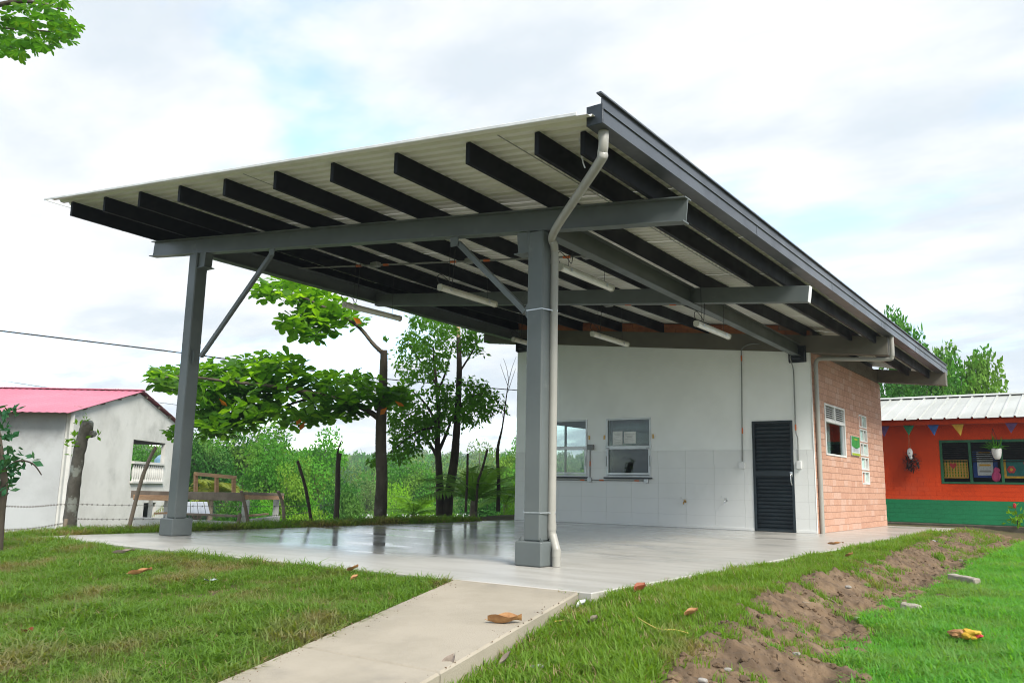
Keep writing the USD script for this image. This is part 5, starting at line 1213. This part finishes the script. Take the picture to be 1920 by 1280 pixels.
x, y = 4.6+ra*np.cos(an), -6.9+ra*np.sin(an); z = np.where(ra > 115, hillz(x, y), height(x, y, False)); s_ = g.uniform(5, 11, n_)
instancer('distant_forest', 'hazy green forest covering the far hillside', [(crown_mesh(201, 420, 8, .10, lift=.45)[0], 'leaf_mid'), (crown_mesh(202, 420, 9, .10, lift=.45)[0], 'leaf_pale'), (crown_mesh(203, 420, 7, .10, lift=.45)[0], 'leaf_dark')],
          np.stack([x, y, z-1], -1), np.stack([s_*g.uniform(.8, 1.2, n_), s_*g.uniform(.8, 1.2, n_), s_*g.uniform(.9, 1.4, n_)], -1), g.uniform(0, 6.28, n_), g.integers(0, 3, n_))
n_ = 620; an = g.uniform(math.radians(106), math.radians(170), n_); ra = 19 + 70*g.random(n_)**.9
x, y = 4.6+ra*np.cos(an), -6.9+ra*np.sin(an); ok = (x < -11.5 - .0*y); la = (x-CAM[0])*RH[0]+(y-CAM[1])*RH[1]; de = (x-CAM[0])*FH[0]+(y-CAM[1])*FH[1]
ok &= ~((la < L0+1) & (de > 20) & (de < 37)) & ~((de > 19.5) & (de < 25) & (la < -5.2))
x, y, ra = x[ok], y[ok], ra[ok]; n_ = len(x); s_ = g.uniform(.7, 1.7, n_)*np.clip(ra/45, .5, 1.5)
instancer('undergrowth', 'tangled green undergrowth on the slope behind the slab', [(crown_mesh(211, 700, 9, .07, lift=.35)[0], 'leaf_bright'), (crown_mesh(212, 700, 9, .07, lift=.35)[0], 'leaf_mid'), (crown_mesh(213, 600, 9, .07, lift=.35)[0], 'leaf_dark'), (crown_mesh(214, 600, 9, .07, lift=.35)[0], 'leaf_yellow')],
          np.stack([x, y, height(x, y, False)-.1], -1), np.stack([s_, s_, s_*.9], -1), g.uniform(0, 6.28, n_), g.choice(4, n_, p=[.2, .3, .42, .08]))
q0, q1 = at(640, 972, D=46), at(900, 968, D=52); zq_ = q0[2]
obj('far_road', MB().add([q0, q1, at(905, 962, D=66), at(655, 964, D=60)], [[0, 1, 2, 3]]), 'far_road', kind='structure')

# ------------------------------------------------------------------ grass
def tuft(seed, nb, hgt, spread, w=.0045, lean=.6):
    g = np.random.default_rng(seed); V, F = [], []
    for k in range(nb):
        a = g.uniform(0, 6.283); r = spread*g.random()**.5; b = np.array([r*math.cos(a), r*math.sin(a), -.01]); az = g.uniform(0, 6.283); d = np.array([math.cos(az), math.sin(az), 0]); s = np.array([-d[1], d[0], 0])*w*g.uniform(.7, 1.3)
        h = hgt*g.uniform(.45, 1.1); le = lean*g.uniform(.3, 1.4)*h
        c1 = b + d*le*.25 + [0, 0, h*.55]; c2 = b + d*le*1.0 + [0, 0, h*(.95 if le < h*.6 else .75)]; o = len(V)
        V += [b-s, b+s, c1-s*.85, c1+s*.85, c2]; F += [[o, o+1, o+3], [o, o+3, o+2], [o+2, o+3, o+4]]
    return np.array(V), np.array(F)
def seen(x, y, z, mg=40):
    q = np.stack([x, y, z], -1)-CAM; d = q @ FW; u = 960+FPX*(q @ RT)/np.maximum(d, .1); v = 640-FPX*(q @ UP)/np.maximum(d, .1)
    return (d > 1.5) & (u > -mg) & (u < 1920+mg) & (v < 1280+120), d
def scatter(n_, x0, x1, y0, y1, cond, g, fall=6.):
    x, y = g.uniform(x0, x1, n_), g.uniform(y0, y1, n_); z = height(x, y, False); ok, d = seen(x, y, z)
    ok &= cond(x, y) & (g.random(n_) < np.clip((fall/np.maximum(d, .1))**1.15, .10, 1)); x, y = x[ok], y[ok]
    return x, y, height(x, y), d[ok]
def nz(x, y, f, s): return meshkit.fbm(np.stack([x*f, y*f, 0*x], -1), 3, s)
def lay(name, label, protos, P, g, smin, smax, clump=1.0, cs=9):
    x, y, z, d = P; n_ = len(x); s_ = g.uniform(smin, smax, n_)*(1 + clump*(nz(x, y, 1.6, cs)-.5))*np.clip(d/9, 1, 1.7)
    instancer(name, label, protos, np.stack([x, y, z], -1), np.stack([s_*1.1, s_*1.1, s_], -1), g.uniform(0, 6.28, n_), g.integers(0, len(protos), n_))
g = np.random.default_rng(41)
def weed(seed):
    q = np.random.default_rng(seed); k = 9; T = rvec(k, q); T[:, 2] = np.abs(T[:, 2])*.5 + .12
    return leaves(np.zeros((k, 3)) + rvec(k, q)*.012, T, rvec(k, q)*.3 + [0, 0, 1], q.uniform(.05, .09, k), .032, .5, .1, .15, True)
pl = [(tuft(300+i, 17, .085+.02*(i % 3), .06, .0042, 1.0), 'grass_left') for i in range(6)] + [(tuft(310+i, 12, .08, .07, .0032, 1.4), 'grass_dry') for i in range(2)] 
def c_left(x, y):
    a, b = path_edges(y); wob = (nz(x, y, 2.3, 5)-.5)*.16
    pe = np.where(y < -1.5, a-.015+wob*.6, 1e9)
    return (x > -9.5) & (x < pe) & ((y < -1.50+wob*.4) | (x < -6.80))
P = scatter(60000, -9.5, 2.4, -7.5, -1.40, lambda x, y: c_left(x, y) & (y < -1.45), g, 7.5)
lay('lawn_grass', 'patchy green and straw-coloured grass on the mound left of the path', pl, P, g, .55, 1.08, 1.5)
P = scatter(26000, -9.5, -6.79, -1.5, 16, lambda x, y: (x < -6.80) & ((y < 8) | (nz(x, y, 1.2, 6) > .62)), g, 11)
lay('verge_grass', 'ragged grass verge along the far edge of the slab', pl, P, g, .8, 1.3)
ps = [(tuft(320+i, 15, .095, .055, .0038, .8), 'grass_strip') for i in range(6)] + [(tuft(330, 12, .08, .06, .003, 1.2), 'grass_dry')]
def c_mid(x, y):
    a, b = path_edges(y); lo = np.where(y < -1.5, b+.012, 1.485); wob = (nz(x, y, 1.5, 7)-.5)*.9 + (nz(x, y, 5, 8)-.5)*.25
    return (x > lo) & (x < xt(y)+.06+wob*.5) & (y < 13.2+wob*3)
P = scatter(52000, 1.2, 4.2, -7.5, 15, c_mid, g, 7.5)
lay('strip_grass', 'yellow-green grass strip between the slab and the dirt bank', ps, P, g, .58, 1.08, 1.4)
pr_ = [(tuft(340+i, 16, .065+.018*(i % 3), .06, .0046, .8), 'grass_right') for i in range(6)] + [(tuft(349, 12, .07, .06, .0036, 1.2), 'grass_strip')]
def c_right(x, y):
    wob = (nz(x, y, 1.3, 17)-.5)*.9 + (nz(x, y, 4, 18)-.5)*.35
    return (x > xb(y)+.12+wob*.6) & (y < 15.8+(nz(x, y, .8, 3)-.5)*4)
P = scatter(110000, 2.2, 9.5, -5, 17.4, c_right, g, 7.5)
lay('bank_foot_grass', 'vivid green grass on the lower lawn right of the dirt bank', pr_, P, g, .55, 1.1, 1.4)
P = scatter(9000, 1.5, 3.4, -5, 15, lambda x, y: (x > xt(y)+.05) & (x < xb(y)+.1) & (nz(x, y, 2.6, 33) > .545), g, 8)
lay('bank_tufts', 'stray weed tufts growing on the dirt bank', ps + [(tuft(350, 14, .07, .06, .0045, .8), 'grass_right')], P, g, .45, .95)
# litter of the lawn
def leafy(name, label, u, v, L, W, mtl, yaw, tilt=.1, curl=.25, cat='dead leaf', lift=.012, on=None):
    p = atg(u, v, lift if lift < .045 else lift*.7) if on is None else at(u, v, Z=on); s = np.linspace(0, 1, 9); w = W*np.sin(np.pi*np.clip(s*.93+.04, 0, 1))**.8; V = []
    for i in range(9):
        for j, c_ in enumerate((-1, -.5, 0, .5, 1)):
            V.append([(s[i]-.5)*L, c_*w[i]/2, curl*W*(c_*c_) + .05*L*math.sin(s[i]*7+j) + tilt*(s[i]-.5)*L])
    V = np.array(V); F = np.array([[i*5+j, (i+1)*5+j, (i+1)*5+j+1, i*5+j+1] for i in range(8) for j in range(4)]); c, s_ = math.cos(yaw), math.sin(yaw)
    V = V @ np.array([[c, s_, 0], [-s_, c, 0], [0, 0, 1]]); V[:, 2] -= V[:, 2].min()
    t = thing(name, label, cat, p); mm = MB().add(V, F).add(V-[0, 0, .002], F[:, ::-1]); obj('blade', mm, mtl, t, smooth=True)
    a, b = V[22-20+0*5], V[2]; obj('stalk', MB().tube([V[2], V[2]+(V[2]-V[12])*.3+[0, 0, .004]], .0022, 5), mtl, t); return t
vp = atg(948, 1167)
leafy('fallen_leaf', 'big curled tan leaf lying on the right edge of the path', 946, 1168, .21, .085, 'dead_leaf', .55, .05, .45, lift=.0425)
leafy('fallen_leaf', 'dark red dry leaf on the grass by the slab corner', 1200, 1108, .11, .08, 'dead_leaf_red', 1.2, .3, .5, lift=.06)
leafy('fallen_leaf', 'orange dry leaf upright in the grass at the slab front', 661, 1070, .10, .06, 'dead_leaf', .4, .4, .4, lift=.08)
leafy('fallen_leaf', 'smaller orange leaf just under the upright one at the slab front', 664, 1086, .07, .05, 'dead_leaf', 1.4, .4, .4, lift=.06)
leafy('fallen_leaf', 'brown curled leaf on the upper left mound', 262, 1076, .20, .05, 'dead_leaf', .7, .2, .5, lift=.08)
leafy('fallen_leaf', 'thin brown leaf above another on the upper left mound', 232, 1037, .22, .04, 'dead_leaf_grey', .6, .15, .5, lift=.10)
leafy('fallen_leaf', 'rusty leaf low on the left lawn', 50, 1187, .09, .06, 'dead_leaf_red', .3, .2, .4, lift=.05)
leafy('fallen_leaf', 'grey-brown leaf leaning on the kerb at the bottom of the path', 838, 1262, .10, .07, 'dead_leaf_grey', 1.5, .8, .3, lift=.05)
leafy('fallen_leaf', 'grey folded leaf in the grass beside the path', 945, 1248, .08, .04, 'dead_leaf_grey', 1.2, .9, .3, lift=.05)
leafy('fallen_leaf', 'grey leaf half under grass below the path kerb', 920, 1218, .09, .06, 'dead_leaf_grey', .2, .3, .3, lift=.05)
leafy('fallen_leaf', 'grey crumpled leaf by the yellow cord', 1112, 1168, .07, .05, 'dead_leaf_grey', 1.0, .5, .5, lift=.06)
leafy('fallen_leaf', 'small orange leaf in the yellow-green grass strip', 1592, 1043, .09, .06, 'dead_leaf', .2, .4, .4, lift=.06)
leafy('fallen_leaf', 'pale brown leaf low in the grass strip near the bank', 1296, 1152, .09, .06, 'dead_leaf', .9, .3, .4, lift=.05)
leafy('fallen_leaf', 'brown twiggy leaf on the bare slab near the brick corner', 1567, 1020, .22, .05, 'dead_leaf', .2, .1, .3, lift=.0, on=.004)
leafy('paper_scrap', 'white curved scrap of plastic in the grass at the bottom', 1007, 1253, .075, .035, 'white_litter', .15, .1, .4, cat='litter', lift=.05)
leafy('paper_scrap', 'white scrap of paper where path and slab edge meet', 1090, 1137, .08, .06, 'white_litter', 1.2, .5, .3, cat='litter', lift=.05)
leafy('paper_scrap', 'small pale blue scrap on the path edge by the tan leaf', 951, 1187, .05, .04, 'card_white', .7, .2, .2, cat='litter', lift=.04)
leafy('paper_scrap', 'pale flat scrap in the grass of the left mound', 396, 1088, .11, .07, 'card_white', .5, .05, .05, cat='litter', lift=.07)
leafy('paper_scrap', 'white wrapper on the soil at the far end of the bank', 1748, 1016, .18, .08, 'white_litter', .2, .05, .2, cat='litter', lift=.02)
p = atg(1814, 1192, .05); wr = thing('snack_wrapper', 'crumpled yellow and red wrapper on the vivid lower lawn', 'litter', p)
for nm, cc, off, r, sd in (('foil', 'flag_yellow', (.02, 0, .02), .055, 3), ('foil', 'red_paint', (.06, -.02, .015), .03, 5), ('foil', 'dead_leaf', (-.05, .0, .01), .05, 7)):
    obj(nm, MB().sphere(off, r, 2, (1.2, .9, .55), .55, sd), cc, wr)
def rock(name, label, u, v, r, sq, mtl, sd, cat='stone', lift=.0):
    p = atg(u, v, lift); m = trimesh.creation.icosphere(3, 1.0); w = np.array(m.vertices); w = w*(1+.55*(meshkit.fbm(w*1.4+sd, 3, sd)[:, None]-.5)); w = np.sign(w)*np.abs(w)**(.5 if cat == 'rubble' else .75)
    return obj(name, (p+w*np.array(sq)*r, m.faces), mtl, smooth=35, label=label, cat=cat)
for (u0, v0, u1, v1, th, lb) in ((1782, 1083, 1833, 1089, .10, 'long pale concrete block half sunk in the lower lawn, farther of two'), (1690, 1137, 1727, 1141, .085, 'pale concrete block half sunk at the foot of the bank, nearer of two')):
    p, q = atg(u0, v0, .05), atg(u1, v1, .05); z_ = (p[2]+q[2])/2; q = np.array([p[0]+(q[0]-p[0]), q[1], p[2]-.015])
    v_, f_ = MB().beam(p, q, th, th*1.05, c=.012).mesh(); tm = trimesh.Trimesh(v_, f_).subdivide().subdivide().subdivide(); v_ = np.array(tm.vertices); v_ = v_ + (meshkit.fbm(v_*22, 3, 5)[:, None]-.5)*.018
    obj('concrete_lump', (v_, tm.faces), 'stone_buff', smooth=40, label=lb, cat='rubble')
for i, (u, v, r, lb) in enumerate(((1494, 1226, .035, 'small pale stone alone on the lower dirt bank'), (1060, 1168, .05, 'grey stone beside the path edge at the yellow cord'), (1318, 1275, .03, 'pale pebble at the bottom of the dirt bank'), (1112, 1170, .045, 'brown-grey stone in the grass right of the path edge'), (1524, 1088, .03, 'light stone near the top of the bank'), (1715, 1058, .05, 'flat grey stone at the bank towards the classroom'), (1590, 1100, .04, 'buff stone in the middle of the bank'), (1910, 1252, .03, 'white pebble in the lower lawn corner'), (1740, 1060, .045, 'pale stone high on the far part of the bank'), (1610, 1160, .05, 'grey slab of stone at the bank foot'), (1365, 1255, .028, 'buff pebble on the near bank'), (1800, 1050, .05, 'brown stone in the soil patch before the classroom'))):
    rock('stone', lb, u, v, r*.62, (1.2, .9, .6), 'stone_grey', 20+i, lift=.015)
for i, (q, r, lb) in enumerate((([(1545, 1118), (1560, 1125), (1572, 1133)], .008, 'short brown stick lying high on the bank'), ([(1600, 1148), (1620, 1158), (1640, 1166)], .014, 'thick brown stick at the foot of the bank'), ([(1505, 1128), (1520, 1130)], .006, 'thin pale stick on the bank'), ([(1596, 1142), (1606, 1152), (1622, 1160)], .007, 'thin dark stick crossing the thick one'))):
    m = MB(); branch(m, [atg(u, v, .02) for u, v in q], [r, r*.8, r*.5], 6); obj('dry_stick', m, 'timber_old', label=lb, cat='stick')
m = MB(); pts = [atg(u, v, .05) for u, v in ((1040, 1164), (1075, 1160), (1120, 1156), (1150, 1150), (1185, 1152), (1210, 1166), (1235, 1178), (1265, 1180), (1290, 1186))]
obj('yellow_cord', m.tube(smooth_path(pts, 6), .0035, 5), 'yellow_cord', label='thin yellow cord snaking through the grass strip near the path', cat='cord')
m = MB()
for i in range(7):
    p = atg(1105+14*i + rng.uniform(-5, 5), 1125-3*i+rng.uniform(-4, 4), .0); m.sphere(p, rng.uniform(.015, .04), 1, (1.2, 1, .6), .4, i)
obj('mortar_crumbs', m, 'concrete_rough', kind='stuff', label='spilled pale mortar crumbs along the slab corner')

m = MB()
for k in range(520):                                     # earth washed on to the path edges
    yy = -1.6 - 5*rng.random(); a_, b_ = path_edges(yy); side_ = rng.random() < .85
    xx = a_ + .16*rng.random()**3 if side_ else b_ - .12*rng.random()**3; r = .002 + .005*rng.random()**4
    m.sphere((xx, yy, -.07*(-1.48-yy)-.003), r, 0, (1, 1, .7), .35, k)
obj('soil_spill', m, 'soil', kind='stuff', label='fine earth spilled along both edges of the path')

# ------------------------------------------------------------------ air
HAZE = .00055
if HAZE:
    usdkit.material(stage, '/World/Looks/air', {'v': ('principled_volume', {'color': (.80, .90, 1.0), 'density': HAZE, 'anisotropy': .2})}, volume='v.volume')
    hb = obj('haze', MB().box(-690, 690, -690, 690, -9, 62), None, kind='stuff', label='thin bluish haze between the shelter and the far hills')
    UsdShade.MaterialBindingAPI.Apply(hb).Bind(UsdShade.Material.Get(stage, '/World/Looks/air'))
